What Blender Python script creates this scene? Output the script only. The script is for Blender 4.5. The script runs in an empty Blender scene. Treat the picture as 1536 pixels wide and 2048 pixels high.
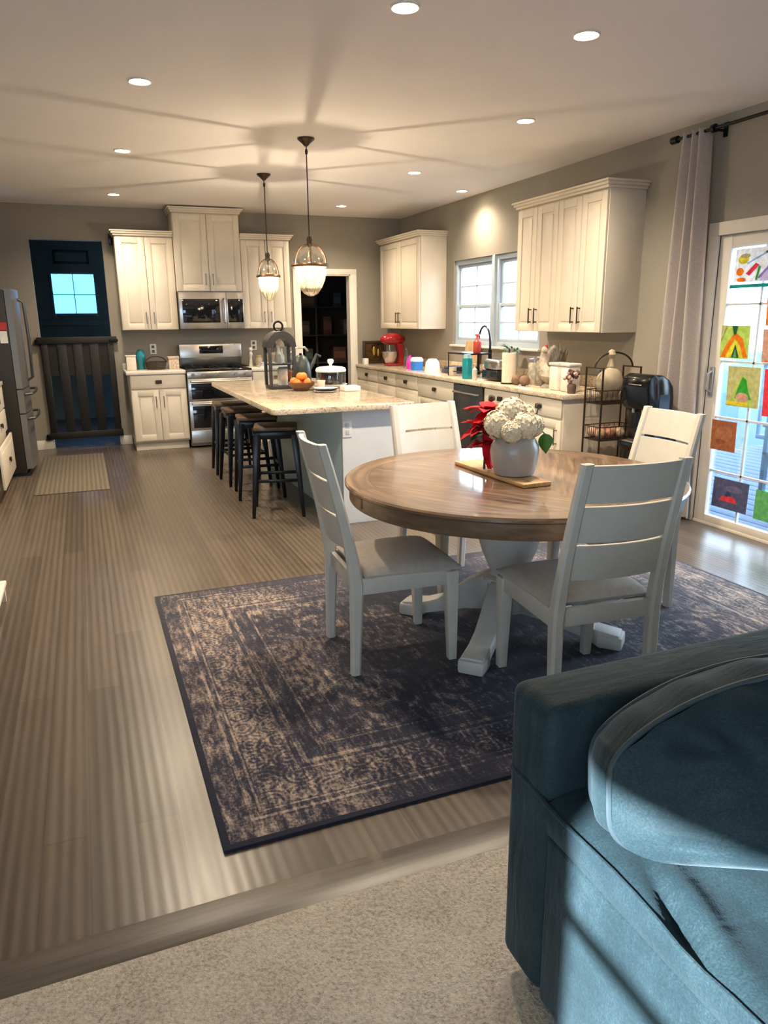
import bpy, bmesh, math, random
from mathutils import Vector, Matrix, Euler, noise as mnoise
random.seed(7)
PI = math.pi
SC = bpy.context.scene
COL = SC.collection

# ------------------------------------------------------------------ materials
MATS = {}
def _new(name):
    m = bpy.data.materials.new(name); m.use_nodes = True
    nt = m.node_tree; nt.nodes.clear()
    out = nt.nodes.new('ShaderNodeOutputMaterial')
    MATS[name] = m
    return m, nt, out
def N(nt, t, **k):
    n = nt.nodes.new(t)
    for a, v in k.items():
        if a in n.inputs: n.inputs[a].default_value = v
        else: setattr(n, a, v)
    return n
def L(nt, a, b): nt.links.new(a, b)
def c4(c): return (c[0], c[1], c[2], 1.0)
def hexc(h):
    h = h.lstrip('#'); v = [int(h[i:i+2], 16)/255 for i in (0, 2, 4)]
    return tuple(x/12.92 if x <= .04045 else ((x+.055)/1.055)**2.4 for x in v)
def ramp(nt, fac, stops, interp='LINEAR'):
    r = nt.nodes.new('ShaderNodeValToRGB'); cr = r.color_ramp; cr.interpolation = interp
    while len(cr.elements) < len(stops): cr.elements.new(0.5)
    for e, (p, c) in zip(cr.elements, stops): e.position = p; e.color = c4(c)
    L(nt, fac, r.inputs['Fac']); return r.outputs['Color']
class MX:
    """tiny math-node helper"""
    def __init__(s, nt): s.nt = nt
    def __call__(s, op, a, b=None, c=None):
        n = s.nt.nodes.new('ShaderNodeMath'); n.operation = op
        for i, v in enumerate((a, b, c)):
            if v is None: continue
            if isinstance(v, (int, float)): n.inputs[i].default_value = v
            else: L(s.nt, v, n.inputs[i])
        return n.outputs[0]
def mat(name, color, rough=.5, metal=0.0, var=.08, scale=12.0, bump=0.0, bscale=None, stretch=None, spec=.5, coat=0.0, sheen=0.0, emit=None, estr=0.0):
    """principled surface with a noise-driven colour variation (object space)"""
    if name in MATS: return MATS[name]
    m, nt, out = _new(name)
    p = N(nt, 'ShaderNodeBsdfPrincipled', Roughness=rough, Metallic=metal)
    p.inputs['Specular IOR Level'].default_value = spec
    p.inputs['Coat Weight'].default_value = coat
    p.inputs['Sheen Weight'].default_value = sheen
    tc = N(nt, 'ShaderNodeTexCoord'); src = tc.outputs['Object']
    if stretch:
        mp = N(nt, 'ShaderNodeMapping'); mp.inputs['Scale'].default_value = stretch
        L(nt, src, mp.inputs['Vector']); src = mp.outputs['Vector']
    nz = N(nt, 'ShaderNodeTexNoise', Scale=scale, Detail=3.0); L(nt, src, nz.inputs['Vector'])
    lo = tuple(max(0, x*(1-var)) for x in color); hi = tuple(min(1, x*(1+var)) for x in color)
    L(nt, ramp(nt, nz.outputs['Fac'], [(.3, lo), (.7, hi)]), p.inputs['Base Color'])
    if bump:
        nb = N(nt, 'ShaderNodeTexNoise', Scale=bscale or scale*6, Detail=2.0); L(nt, src, nb.inputs['Vector'])
        b = N(nt, 'ShaderNodeBump', Strength=bump, Distance=.01); L(nt, nb.outputs['Fac'], b.inputs['Height'])
        L(nt, b.outputs['Normal'], p.inputs['Normal'])
    if emit:
        p.inputs['Emission Color'].default_value = c4(emit); p.inputs['Emission Strength'].default_value = estr
    L(nt, p.outputs['BSDF'], out.inputs['Surface'])
    return m
def glass(name, tint=(1, 1, 1), refl=.08, body=0.0, bodycol=(1, 1, 1), beads=0.0):
    """thin pane: clear transmission + a little mirror (+ optional milky body)"""
    if name in MATS: return MATS[name]
    m, nt, out = _new(name)
    t = N(nt, 'ShaderNodeBsdfTransparent', Color=c4(tint))
    g = N(nt, 'ShaderNodeBsdfGlossy', Roughness=.03)
    lw = N(nt, 'ShaderNodeLayerWeight', Blend=.35)
    nz = N(nt, 'ShaderNodeTexNoise', Scale=3.0)
    k = MX(nt)
    f = k('ADD', k('MULTIPLY', lw.outputs['Fresnel'], .5), k('MULTIPLY', nz.outputs['Fac'], refl))
    mx = N(nt, 'ShaderNodeMixShader'); L(nt, f, mx.inputs[0]); L(nt, t.outputs[0], mx.inputs[1]); L(nt, g.outputs[0], mx.inputs[2])
    res = mx.outputs[0]
    if body:
        d = N(nt, 'ShaderNodeBsdfDiffuse', Color=c4(bodycol)); tr = N(nt, 'ShaderNodeBsdfTranslucent', Color=c4(bodycol))
        ad = N(nt, 'ShaderNodeMixShader', Fac=.6); L(nt, d.outputs[0], ad.inputs[1]); L(nt, tr.outputs[0], ad.inputs[2])
        m2 = N(nt, 'ShaderNodeMixShader', Fac=body)
        if beads:
            tc = N(nt, 'ShaderNodeTexCoord'); vo = N(nt, 'ShaderNodeTexVoronoi', Scale=beads*2); L(nt, tc.outputs['Object'], vo.inputs['Vector'])
            L(nt, k('MULTIPLY', k('ADD', .35, k('MULTIPLY', k('GREATER_THAN', vo.outputs['Distance'], .42), 1.6)), body), m2.inputs[0])
        L(nt, res, m2.inputs[1]); L(nt, ad.outputs[0], m2.inputs[2]); res = m2.outputs[0]
    L(nt, res, out.inputs['Surface'])
    return m
def emitter(name, color, strength):
    if name in MATS: return MATS[name]
    m, nt, out = _new(name)
    e = N(nt, 'ShaderNodeEmission', Strength=strength)
    tc = N(nt, 'ShaderNodeTexCoord'); nz = N(nt, 'ShaderNodeTexNoise', Scale=5.0); L(nt, tc.outputs['Object'], nz.inputs['Vector'])
    L(nt, ramp(nt, nz.outputs['Fac'], [(0, color), (1, tuple(min(1, x*1.03) for x in color))]), e.inputs['Color'])
    L(nt, e.outputs[0], out.inputs['Surface']); return m

# --- special materials
def m_planks():
    m, nt, out = _new('floor planks'); k = MX(nt)
    p = N(nt, 'ShaderNodeBsdfPrincipled', Roughness=.34)
    tc = N(nt, 'ShaderNodeTexCoord')
    mp = N(nt, 'ShaderNodeMapping'); mp.inputs['Rotation'].default_value = (0, 0, PI/2)
    L(nt, tc.outputs['Object'], mp.inputs['Vector'])
    br = N(nt, 'ShaderNodeTexBrick', offset=.37, Scale=1.0); br.inputs['Brick Width'].default_value = 1.5; br.inputs['Row Height'].default_value = .127
    br.inputs['Mortar Size'].default_value = .0026; br.inputs['Color1'].default_value = (.2, .2, .2, 1); br.inputs['Color2'].default_value = (.8, .8, .8, 1)
    br.inputs['Mortar'].default_value = (.12, .12, .12, 1); br.inputs['Mortar Smooth'].default_value = .3
    L(nt, mp.outputs['Vector'], br.inputs['Vector'])
    ms = N(nt, 'ShaderNodeMapping'); ms.inputs['Scale'].default_value = (28, 1.1, 1)
    L(nt, tc.outputs['Object'], ms.inputs['Vector'])
    g = N(nt, 'ShaderNodeTexNoise', Scale=1.6, Detail=3.0, Roughness=.5); L(nt, ms.outputs['Vector'], g.inputs['Vector'])
    # fine ribs along each board, in colour and bump
    wv = N(nt, 'ShaderNodeTexWave', wave_type='BANDS', bands_direction='X', Scale=3.4, Distortion=.9, Detail=1.0)
    wv.inputs['Detail Scale'].default_value = .6
    mw = N(nt, 'ShaderNodeMapping'); mw.inputs['Scale'].default_value = (2.6, .12, 1); L(nt, tc.outputs['Object'], mw.inputs['Vector']); L(nt, mw.outputs['Vector'], wv.inputs['Vector'])
    gc = k('MINIMUM', k('MAXIMUM', g.outputs['Fac'], .40), .60)      # grain without the rare extremes
    v = k('ADD', k('MULTIPLY', br.outputs['Color'], .40), k('ADD', k('MULTIPLY', gc, .38), k('MULTIPLY', wv.outputs['Fac'], .25)))
    col = ramp(nt, v, [(.12, (.058, .044, .033)), (.42, (.080, .061, .045)), (.78, (.142, .109, .081))])
    L(nt, col, p.inputs['Base Color'])
    L(nt, k('ADD', .22, k('MULTIPLY', gc, .14)), p.inputs['Roughness'])
    b = N(nt, 'ShaderNodeBump', Strength=.09, Distance=.004)
    L(nt, k('ADD', k('MULTIPLY', wv.outputs['Fac'], .55), k('ADD', k('MULTIPLY', gc, .25), k('MULTIPLY', br.outputs['Fac'], -.08))), b.inputs['Height'])
    L(nt, b.outputs['Normal'], p.inputs['Normal'])
    L(nt, p.outputs['BSDF'], out.inputs['Surface']); return m
def m_wood(name, dark, light, rough=.4, stretch=(2, 30, 30), scale=1.5, bump=.1):
    if name in MATS: return MATS[name]
    m, nt, out = _new(name)
    p = N(nt, 'ShaderNodeBsdfPrincipled', Roughness=rough)
    tc = N(nt, 'ShaderNodeTexCoord'); ms = N(nt, 'ShaderNodeMapping'); ms.inputs['Scale'].default_value = stretch
    L(nt, tc.outputs['Object'], ms.inputs['Vector'])
    g = N(nt, 'ShaderNodeTexNoise', Scale=scale, Detail=6.0, Roughness=.62, Distortion=.4); L(nt, ms.outputs['Vector'], g.inputs['Vector'])
    mid = tuple((a+b)/2 for a, b in zip(dark, light))
    L(nt, ramp(nt, g.outputs['Fac'], [(.25, dark), (.5, mid), (.75, light)]), p.inputs['Base Color'])
    b = N(nt, 'ShaderNodeBump', Strength=bump, Distance=.004); L(nt, g.outputs['Fac'], b.inputs['Height']); L(nt, b.outputs['Normal'], p.inputs['Normal'])
    L(nt, p.outputs['BSDF'], out.inputs['Surface']); return m
def m_tabletop():
    """planked round top: boards in wedges around the middle, ring border near the rim"""
    m, nt, out = _new('table oak'); k = MX(nt)
    p = N(nt, 'ShaderNodeBsdfPrincipled', Roughness=.26); p.inputs['Coat Weight'].default_value = .55; p.inputs['Coat Roughness'].default_value = .055
    tc = N(nt, 'ShaderNodeTexCoord'); s = N(nt, 'ShaderNodeSeparateXYZ'); L(nt, tc.outputs['Object'], s.inputs[0])
    x, y = s.outputs[0], s.outputs[1]
    r = k('SQRT', k('ADD', k('MULTIPLY', x, x), k('MULTIPLY', y, y)))
    ang = k('ARCTAN2', y, x)
    ring = k('GREATER_THAN', r, .655)
    # grain along boards: chevrons mirrored about the middle seam
    u = k('ADD', k('MULTIPLY', k('ABSOLUTE', x), .55), k('MULTIPLY', y, .83))
    v = k('SUBTRACT', k('MULTIPLY', k('ABSOLUTE', x), .83), k('MULTIPLY', y, .55))
    uu = k('ADD', k('MULTIPLY', k('SUBTRACT', 1.0, ring), u), k('MULTIPLY', ring, k('MULTIPLY', ang, .7)))
    vv = k('ADD', k('MULTIPLY', k('SUBTRACT', 1.0, ring), v), k('MULTIPLY', ring, r))
    cb = N(nt, 'ShaderNodeCombineXYZ'); L(nt, k('MULTIPLY', uu, 3.0), cb.inputs[0]); L(nt, k('MULTIPLY', vv, 42.0), cb.inputs[1])
    g = N(nt, 'ShaderNodeTexNoise', Scale=1.0, Detail=5.0, Roughness=.6, Distortion=.3); L(nt, cb.outputs[0], g.inputs['Vector'])
    # seams
    fr = k('FRACT', k('DIVIDE', v, .11)); seam = k('MULTIPLY', k('LESS_THAN', fr, .03), k('SUBTRACT', 1.0, ring))
    rseam = k('LESS_THAN', k('ABSOLUTE', k('SUBTRACT', r, .655)), .0035)
    mid = k('LESS_THAN', k('ABSOLUTE', x), .002)
    dark = k('MINIMUM', k('ADD', k('ADD', seam, rseam), mid), 1.0)
    col = ramp(nt, g.outputs['Fac'], [(.30, (.042, .021, .010)), (.5, (.125, .068, .034)), (.70, (.26, .15, .08))])
    mx = N(nt, 'ShaderNodeMixRGB', Color2=(.05, .03, .02, 1)); L(nt, k('MULTIPLY', dark, .7), mx.inputs[0]); L(nt, col, mx.inputs[1])
    L(nt, mx.outputs[0], p.inputs['Base Color'])
    L(nt, k('ADD', .26, k('MULTIPLY', g.outputs['Fac'], .2)), p.inputs['Roughness'])
    b = N(nt, 'ShaderNodeBump', Strength=.12, Distance=.003); L(nt, k('SUBTRACT', g.outputs['Fac'], k('MULTIPLY', dark, 1.0)), b.inputs['Height']); L(nt, b.outputs['Normal'], p.inputs['Normal'])
    L(nt, p.outputs['BSDF'], out.inputs['Surface']); return m
def m_granite():
    m, nt, out = _new('granite'); k = MX(nt)
    p = N(nt, 'ShaderNodeBsdfPrincipled', Roughness=.14)
    tc = N(nt, 'ShaderNodeTexCoord')
    a = N(nt, 'ShaderNodeTexNoise', Scale=7.0, Detail=6.0, Roughness=.7, Distortion=1.2); L(nt, tc.outputs['Object'], a.inputs['Vector'])
    b = N(nt, 'ShaderNodeTexNoise', Scale=70.0, Detail=3.0, Roughness=.7); L(nt, tc.outputs['Object'], b.inputs['Vector'])
    v = N(nt, 'ShaderNodeTexVoronoi', Scale=90.0); L(nt, tc.outputs['Object'], v.inputs['Vector'])
    base = ramp(nt, a.outputs['Fac'], [(.3, (.44, .33, .23)), (.47, (.72, .61, .47)), (.62, (.80, .73, .61)), (.8, (.58, .49, .38))])
    sp = ramp(nt, b.outputs['Fac'], [(.34, (.12, .085, .06)), (.46, (.75, .68, .58)), (.60, (.92, .88, .82)), (.74, (.42, .33, .25))])
    mx = N(nt, 'ShaderNodeMixRGB', blend_type='MULTIPLY', Fac=.75); L(nt, base, mx.inputs[1]); L(nt, sp, mx.inputs[2])
    m3 = N(nt, 'ShaderNodeMixRGB', blend_type='MIX', Color2=(.80, .74, .64, 1)); L(nt, k('LESS_THAN', v.outputs['Distance'], .22), m3.inputs[0]); L(nt, mx.outputs[0], m3.inputs[1])
    L(nt, m3.outputs[0], p.inputs['Base Color'])
    L(nt, p.outputs['BSDF'], out.inputs['Surface']); return m
def m_rug(hx, hy):
    m, nt, out = _new('distressed rug'); k = MX(nt)
    p = N(nt, 'ShaderNodeBsdfPrincipled', Roughness=.95); p.inputs['Specular IOR Level'].default_value = .1; p.inputs['Sheen Weight'].default_value = .15
    tc = N(nt, 'ShaderNodeTexCoord'); s = N(nt, 'ShaderNodeSeparateXYZ'); L(nt, tc.outputs['Object'], s.inputs[0])
    x, y = s.outputs[0], s.outputs[1]
    ax, ay = k('ABSOLUTE', x), k('ABSOLUTE', y)
    d = k('MINIMUM', k('SUBTRACT', hx, ax), k('SUBTRACT', hy, ay))     # distance to the edge
    def band(c, w): return k('LESS_THAN', k('ABSOLUTE', k('SUBTRACT', d, c)), w)
    def rng(a, b): return k('MULTIPLY', k('GREATER_THAN', d, a), k('LESS_THAN', d, b))
    lines = k('ADD', k('ADD', band(.105, .006), band(.135, .004)), k('ADD', k('ADD', band(.30, .006), band(.335, .010)), band(.42, .005)))
    fold = N(nt, 'ShaderNodeCombineXYZ'); L(nt, ax, fold.inputs[0]); L(nt, ay, fold.inputs[1])
    # border rosettes + field vines, mirrored in both axes
    v1 = N(nt, 'ShaderNodeTexVoronoi', Scale=9.0, feature='F1'); v1.inputs['Randomness'].default_value = .25; L(nt, fold.outputs[0], v1.inputs['Vector'])
    ros = k('ADD', .5, k('MULTIPLY', k('SINE', k('MULTIPLY', v1.outputs['Distance'], 36.0)), .5))
    v2 = N(nt, 'ShaderNodeTexVoronoi', Scale=5.2, feature='F1'); v2.inputs['Randomness'].default_value = .8; L(nt, fold.outputs[0], v2.inputs['Vector'])
    vine = k('ADD', .4, k('MULTIPLY', k('SINE', k('MULTIPLY', v2.outputs['Distance'], 24.0)), .5))
    v3 = N(nt, 'ShaderNodeTexVoronoi', Scale=26.0, feature='F1'); v3.inputs['Randomness'].default_value = .9; L(nt, fold.outputs[0], v3.inputs['Vector'])
    dots = k('LESS_THAN', v3.outputs['Distance'], .30)
    # medallions: rings around points (mirrored)
    def med(cx, cy, R, n):
        dx, dy = k('SUBTRACT', ax, cx), k('SUBTRACT', ay, cy)
        r = k('SQRT', k('ADD', k('MULTIPLY', dx, dx), k('MULTIPLY', k('MULTIPLY', dy, dy), 1.5)))
        a = k('ARCTAN2', dy, dx)
        rr = k('ADD', r, k('MULTIPLY', k('SINE', k('MULTIPLY', a, 8.0)), .012))
        ring = k('ADD', .55, k('MULTIPLY', k('SINE', k('MULTIPLY', rr, n*.75)), .5))
        return k('MULTIPLY', ring, k('LESS_THAN', rr, R)), k('LESS_THAN', rr, R*1.15)
    m1, i1 = med(.80, .38, .17, 95.0); m2, i2 = med(0.0, 0.0, .36, 70.0)
    inb = rng(.145, .295); inf = k('GREATER_THAN', d, .43)
    field = k('MULTIPLY', inf, k('MULTIPLY', k('SUBTRACT', 1.0, k('MAXIMUM', i1, i2)), k('MAXIMUM', vine, k('MULTIPLY', dots, .8))))
    pat = k('ADD', lines, k('ADD', k('MULTIPLY', inb, k('MAXIMUM', ros, dots)), k('ADD', field, k('ADD', m1, m2))))
    pat = k('ADD', pat, k('MULTIPLY', rng(.0, .10), k('MULTIPLY', dots, .35)))
    pat = k('MINIMUM', pat, 1.0)
    # wear: long streaks along y and blotches
    ms = N(nt, 'ShaderNodeMapping'); ms.inputs['Scale'].default_value = (46, 10, 1); L(nt, tc.outputs['Object'], ms.inputs['Vector'])
    st = N(nt, 'ShaderNodeTexNoise', Scale=1.0, Detail=4.0, Roughness=.7); L(nt, ms.outputs['Vector'], st.inputs['Vector'])
    bl = N(nt, 'ShaderNodeTexNoise', Scale=2.4, Detail=4.0, Roughness=.65); L(nt, tc.outputs['Object'], bl.inputs['Vector'])
    fine = N(nt, 'ShaderNodeTexNoise', Scale=95.0, Detail=2.0); L(nt, tc.outputs['Object'], fine.inputs['Vector'])
    # warmer, more worn toward the -x end
    lft = k('MULTIPLY', k('SUBTRACT', k('ABSOLUTE', x), .75), .55)
    wear = k('ADD', k('ADD', k('MULTIPLY', k('SUBTRACT', bl.outputs['Fac'], .5), 2.2), k('MULTIPLY', k('SUBTRACT', st.outputs['Fac'], .5), 3.2)), lft)
    amt = k('ADD', k('ADD', k('MULTIPLY', pat, .30), .17), k('MULTIPLY', wear, .66))
    amt = k('ADD', amt, k('MULTIPLY', k('SUBTRACT', fine.outputs['Fac'], .5), .95))
    edge = k('LESS_THAN', d, .022)
    amt = k('MULTIPLY', amt, k('SUBTRACT', 1.0, edge))
    col = ramp(nt, amt, [(0.0, (.018, .018, .030)), (.30, (.034, .031, .046)), (.52, (.098, .080, .082)), (.80, (.26, .20, .165)), (1.0, (.37, .285, .23))])
    L(nt, col, p.inputs['Base Color'])
    b = N(nt, 'ShaderNodeBump', Strength=.5, Distance=.004); L(nt, fine.outputs['Fac'], b.inputs['Height']); L(nt, b.outputs['Normal'], p.inputs['Normal'])
    L(nt, p.outputs['BSDF'], out.inputs['Surface']); return m
def m_carpet():
    m, nt, out = _new('beige carpet'); k = MX(nt)
    p = N(nt, 'ShaderNodeBsdfPrincipled', Roughness=1.0); p.inputs['Specular IOR Level'].default_value = .05; p.inputs['Sheen Weight'].default_value = .2
    tc = N(nt, 'ShaderNodeTexCoord')
    a = N(nt, 'ShaderNodeTexNoise', Scale=110.0, Detail=3.0, Roughness=.7); L(nt, tc.outputs['Object'], a.inputs['Vector'])
    b_ = N(nt, 'ShaderNodeTexNoise', Scale=6.0, Detail=3.0); L(nt, tc.outputs['Object'], b_.inputs['Vector'])
    v = k('ADD', k('MULTIPLY', a.outputs['Fac'], .75), k('MULTIPLY', b_.outputs['Fac'], .25))
    L(nt, ramp(nt, v, [(.3, (.26, .21, .155)), (.5, (.49, .415, .325)), (.7, (.64, .555, .445))]), p.inputs['Base Color'])
    b = N(nt, 'ShaderNodeBump', Strength=1.0, Distance=.012); L(nt, a.outputs['Fac'], b.inputs['Height']); L(nt, b.outputs['Normal'], p.inputs['Normal'])
    L(nt, p.outputs['BSDF'], out.inputs['Surface']); return m
def m_velvet():
    m, nt, out = _new('blue velvet'); k = MX(nt)
    p = N(nt, 'ShaderNodeBsdfPrincipled', Roughness=.75); p.inputs['Specular IOR Level'].default_value = .2
    p.inputs['Sheen Weight'].default_value = .16; p.inputs['Sheen Roughness'].default_value = .4; p.inputs['Sheen Tint'].default_value = (.50, .62, .70, 1)
    tc = N(nt, 'ShaderNodeTexCoord')
    a = N(nt, 'ShaderNodeTexNoise', Scale=9.0, Detail=5.0, Roughness=.65); L(nt, tc.outputs['Object'], a.inputs['Vector'])
    f = N(nt, 'ShaderNodeTexNoise', Scale=260.0, Detail=2.0); L(nt, tc.outputs['Object'], f.inputs['Vector'])
    ms = N(nt, 'ShaderNodeMapping'); ms.inputs['Scale'].default_value = (3, 14, 3); ms.inputs['Rotation'].default_value = (0, 0, .5); L(nt, tc.outputs['Object'], ms.inputs['Vector'])
    w = N(nt, 'ShaderNodeTexNoise', Scale=1.6, Detail=3.0, Distortion=.6); L(nt, ms.outputs['Vector'], w.inputs['Vector'])
    v = k('ADD', k('MULTIPLY', a.outputs['Fac'], .55), k('MULTIPLY', f.outputs['Fac'], .45))
    L(nt, ramp(nt, v, [(.3, (.006, .014, .018)), (.5, (.012, .025, .030)), (.7, (.026, .045, .051))]), p.inputs['Base Color'])
    b = N(nt, 'ShaderNodeBump', Strength=.5, Distance=.014); L(nt, k('ADD', k('MULTIPLY', w.outputs['Fac'], .9), k('MULTIPLY', f.outputs['Fac'], .12)), b.inputs['Height']); L(nt, b.outputs['Normal'], p.inputs['Normal'])
    L(nt, p.outputs['BSDF'], out.inputs['Surface']); return m
def m_curtain():
    m, nt, out = _new('curtain linen')
    d = N(nt, 'ShaderNodeBsdfDiffuse'); t = N(nt, 'ShaderNodeBsdfTranslucent')
    tc = N(nt, 'ShaderNodeTexCoord'); nz = N(nt, 'ShaderNodeTexNoise', Scale=120.0, Detail=2.0); L(nt, tc.outputs['Object'], nz.inputs['Vector'])
    col = ramp(nt, nz.outputs['Fac'], [(.3, (.50, .44, .40)), (.7, (.62, .555, .51))])
    L(nt, col, d.inputs['Color']); L(nt, col, t.inputs['Color'])
    mx = N(nt, 'ShaderNodeMixShader', Fac=.25); L(nt, d.outputs[0], mx.inputs[1]); L(nt, t.outputs[0], mx.inputs[2])
    L(nt, mx.outputs[0], out.inputs['Surface']); return m
def m_stripes(name, c1, c2, scale, axis='X'):
    m, nt, out = _new(name)
    p = N(nt, 'ShaderNodeBsdfPrincipled', Roughness=.9)
    tc = N(nt, 'ShaderNodeTexCoord'); w = N(nt, 'ShaderNodeTexWave', wave_type='BANDS', bands_direction=axis, Scale=scale, Distortion=.6); L(nt, tc.outputs['Object'], w.inputs['Vector'])
    nz = N(nt, 'ShaderNodeTexNoise', Scale=60.0); L(nt, tc.outputs['Object'], nz.inputs['Vector'])
    k = MX(nt)
    L(nt, ramp(nt, k('ADD', k('MULTIPLY', w.outputs['Fac'], .7), k('MULTIPLY', nz.outputs['Fac'], .3)), [(.25, c1), (.7, c2)]), p.inputs['Base Color'])
    L(nt, p.outputs['BSDF'], out.inputs['Surface']); return m

WALL = mat('wall paint', (.30, .272, .225), .85, var=.03, scale=2, bump=.05, bscale=140)
CEIL = mat('ceiling paint', (.88, .855, .845), .9, var=.02, scale=2, bump=.06, bscale=120)
WHITE = mat('white trim paint', (.80, .76, .69), .42, var=.02)
CAB = mat('cabinet white', (.70, .625, .51), .38, var=.03, scale=5)
CHAIRW = mat('chair white paint', (.56, .525, .46), .45, var=.05, scale=9)
SEATF = mat('seat fabric', (.50, .445, .385), .9, var=.08, scale=40, bump=.25, bscale=400, sheen=.2)
BLACK = mat('black metal', (.012, .013, .016), .28, metal=.6, var=.2)
BLACKP = mat('black plastic', (.010, .012, .017), .22, var=.2)
BLKGLASS = mat('black oven glass', (.006, .006, .008), .06, var=.1)
STEEL = mat('stainless steel', (.50, .47, .44), .27, metal=.95, var=.06, stretch=(60, 1, 1), scale=3)
STEELD = mat('dark stainless', (.20, .205, .215), .30, metal=.8, var=.1, stretch=(1, 60, 1), scale=3)
FRSIDE = mat('fridge side', (.018, .017, .016), .5, var=.06)
FRDOOR = mat('fridge door steel', (.20, .192, .18), .42, metal=.6, var=.05, stretch=(1, 40, 1), scale=3)
BRONZE = mat('dark bronze', (.06, .045, .032), .35, metal=.8, var=.2)
BRASS = mat('aged bronze brass', (.22, .14, .085), .38, metal=.8, var=.25)
PULL = mat('nickel pull', (.23, .20, .17), .28, metal=.9, var=.1)
PLANK = m_planks(); GRAN = m_granite(); OAK = m_tabletop(); CARPET = m_carpet(); VELVET = m_velvet(); CURT = m_curtain()
OAKRIM = m_wood('table rim oak', (.085, .050, .028), (.21, .130, .075), .35, (9, 9, 40), 1.2)
DKWOOD = m_wood('dark stool wood', (.035, .022, .014), (.15, .095, .052), .4, (6, 50, 20), 1.3)
GATEW = m_wood('gate wood', (.004, .003, .0025), (.013, .0095, .0062), .55, (40, 40, 3), 1.0)
BOARDW = m_wood('board wood', (.30, .15, .055), (.62, .38, .17), .5, (30, 3, 30), 1.4)
CUTW = m_wood('cutting board wood', (.35, .22, .11), (.55, .38, .22), .5, (30, 30, 3), 1.4)
PANE = glass('window pane', (.96, .985, 1.0), .05)
PANEB = glass('hall pane', (.20, .42, .60), .02)
CLEAR = glass('clear glass', (.93, .95, .95), .16)
GLOWGL = glass('pendant glass', (1.0, .94, .84), .12, body=.065, bodycol=(.90, .76, .52), beads=34.0)
PLASTW = mat('white plastic', (.82, .81, .79), .35, var=.02)
HALLW = mat('hall paint', (.11, .155, .165), .9, var=.12, scale=3)
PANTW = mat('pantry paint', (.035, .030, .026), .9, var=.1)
SOFALEG = mat('sofa foot', (.02, .02, .02), .5)
RED = mat('red petal', (.50, .004, .012), .65, var=.35, scale=25, spec=.15)
REDG = mat('red gloss', (.30, .010, .014), .2, var=.1)
PETALW = mat('cream petal', (.80, .70, .51), .8, var=.12, scale=60, bump=.5, bscale=80)
LEAF = mat('leaf green', (.045, .16, .018), .4, var=.3, scale=30)
STEMD = mat('dark stem', (.05, .035, .02), .7)
VASE = mat('vase glaze', (.37, .345, .31), .32, var=.06, scale=14)

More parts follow.
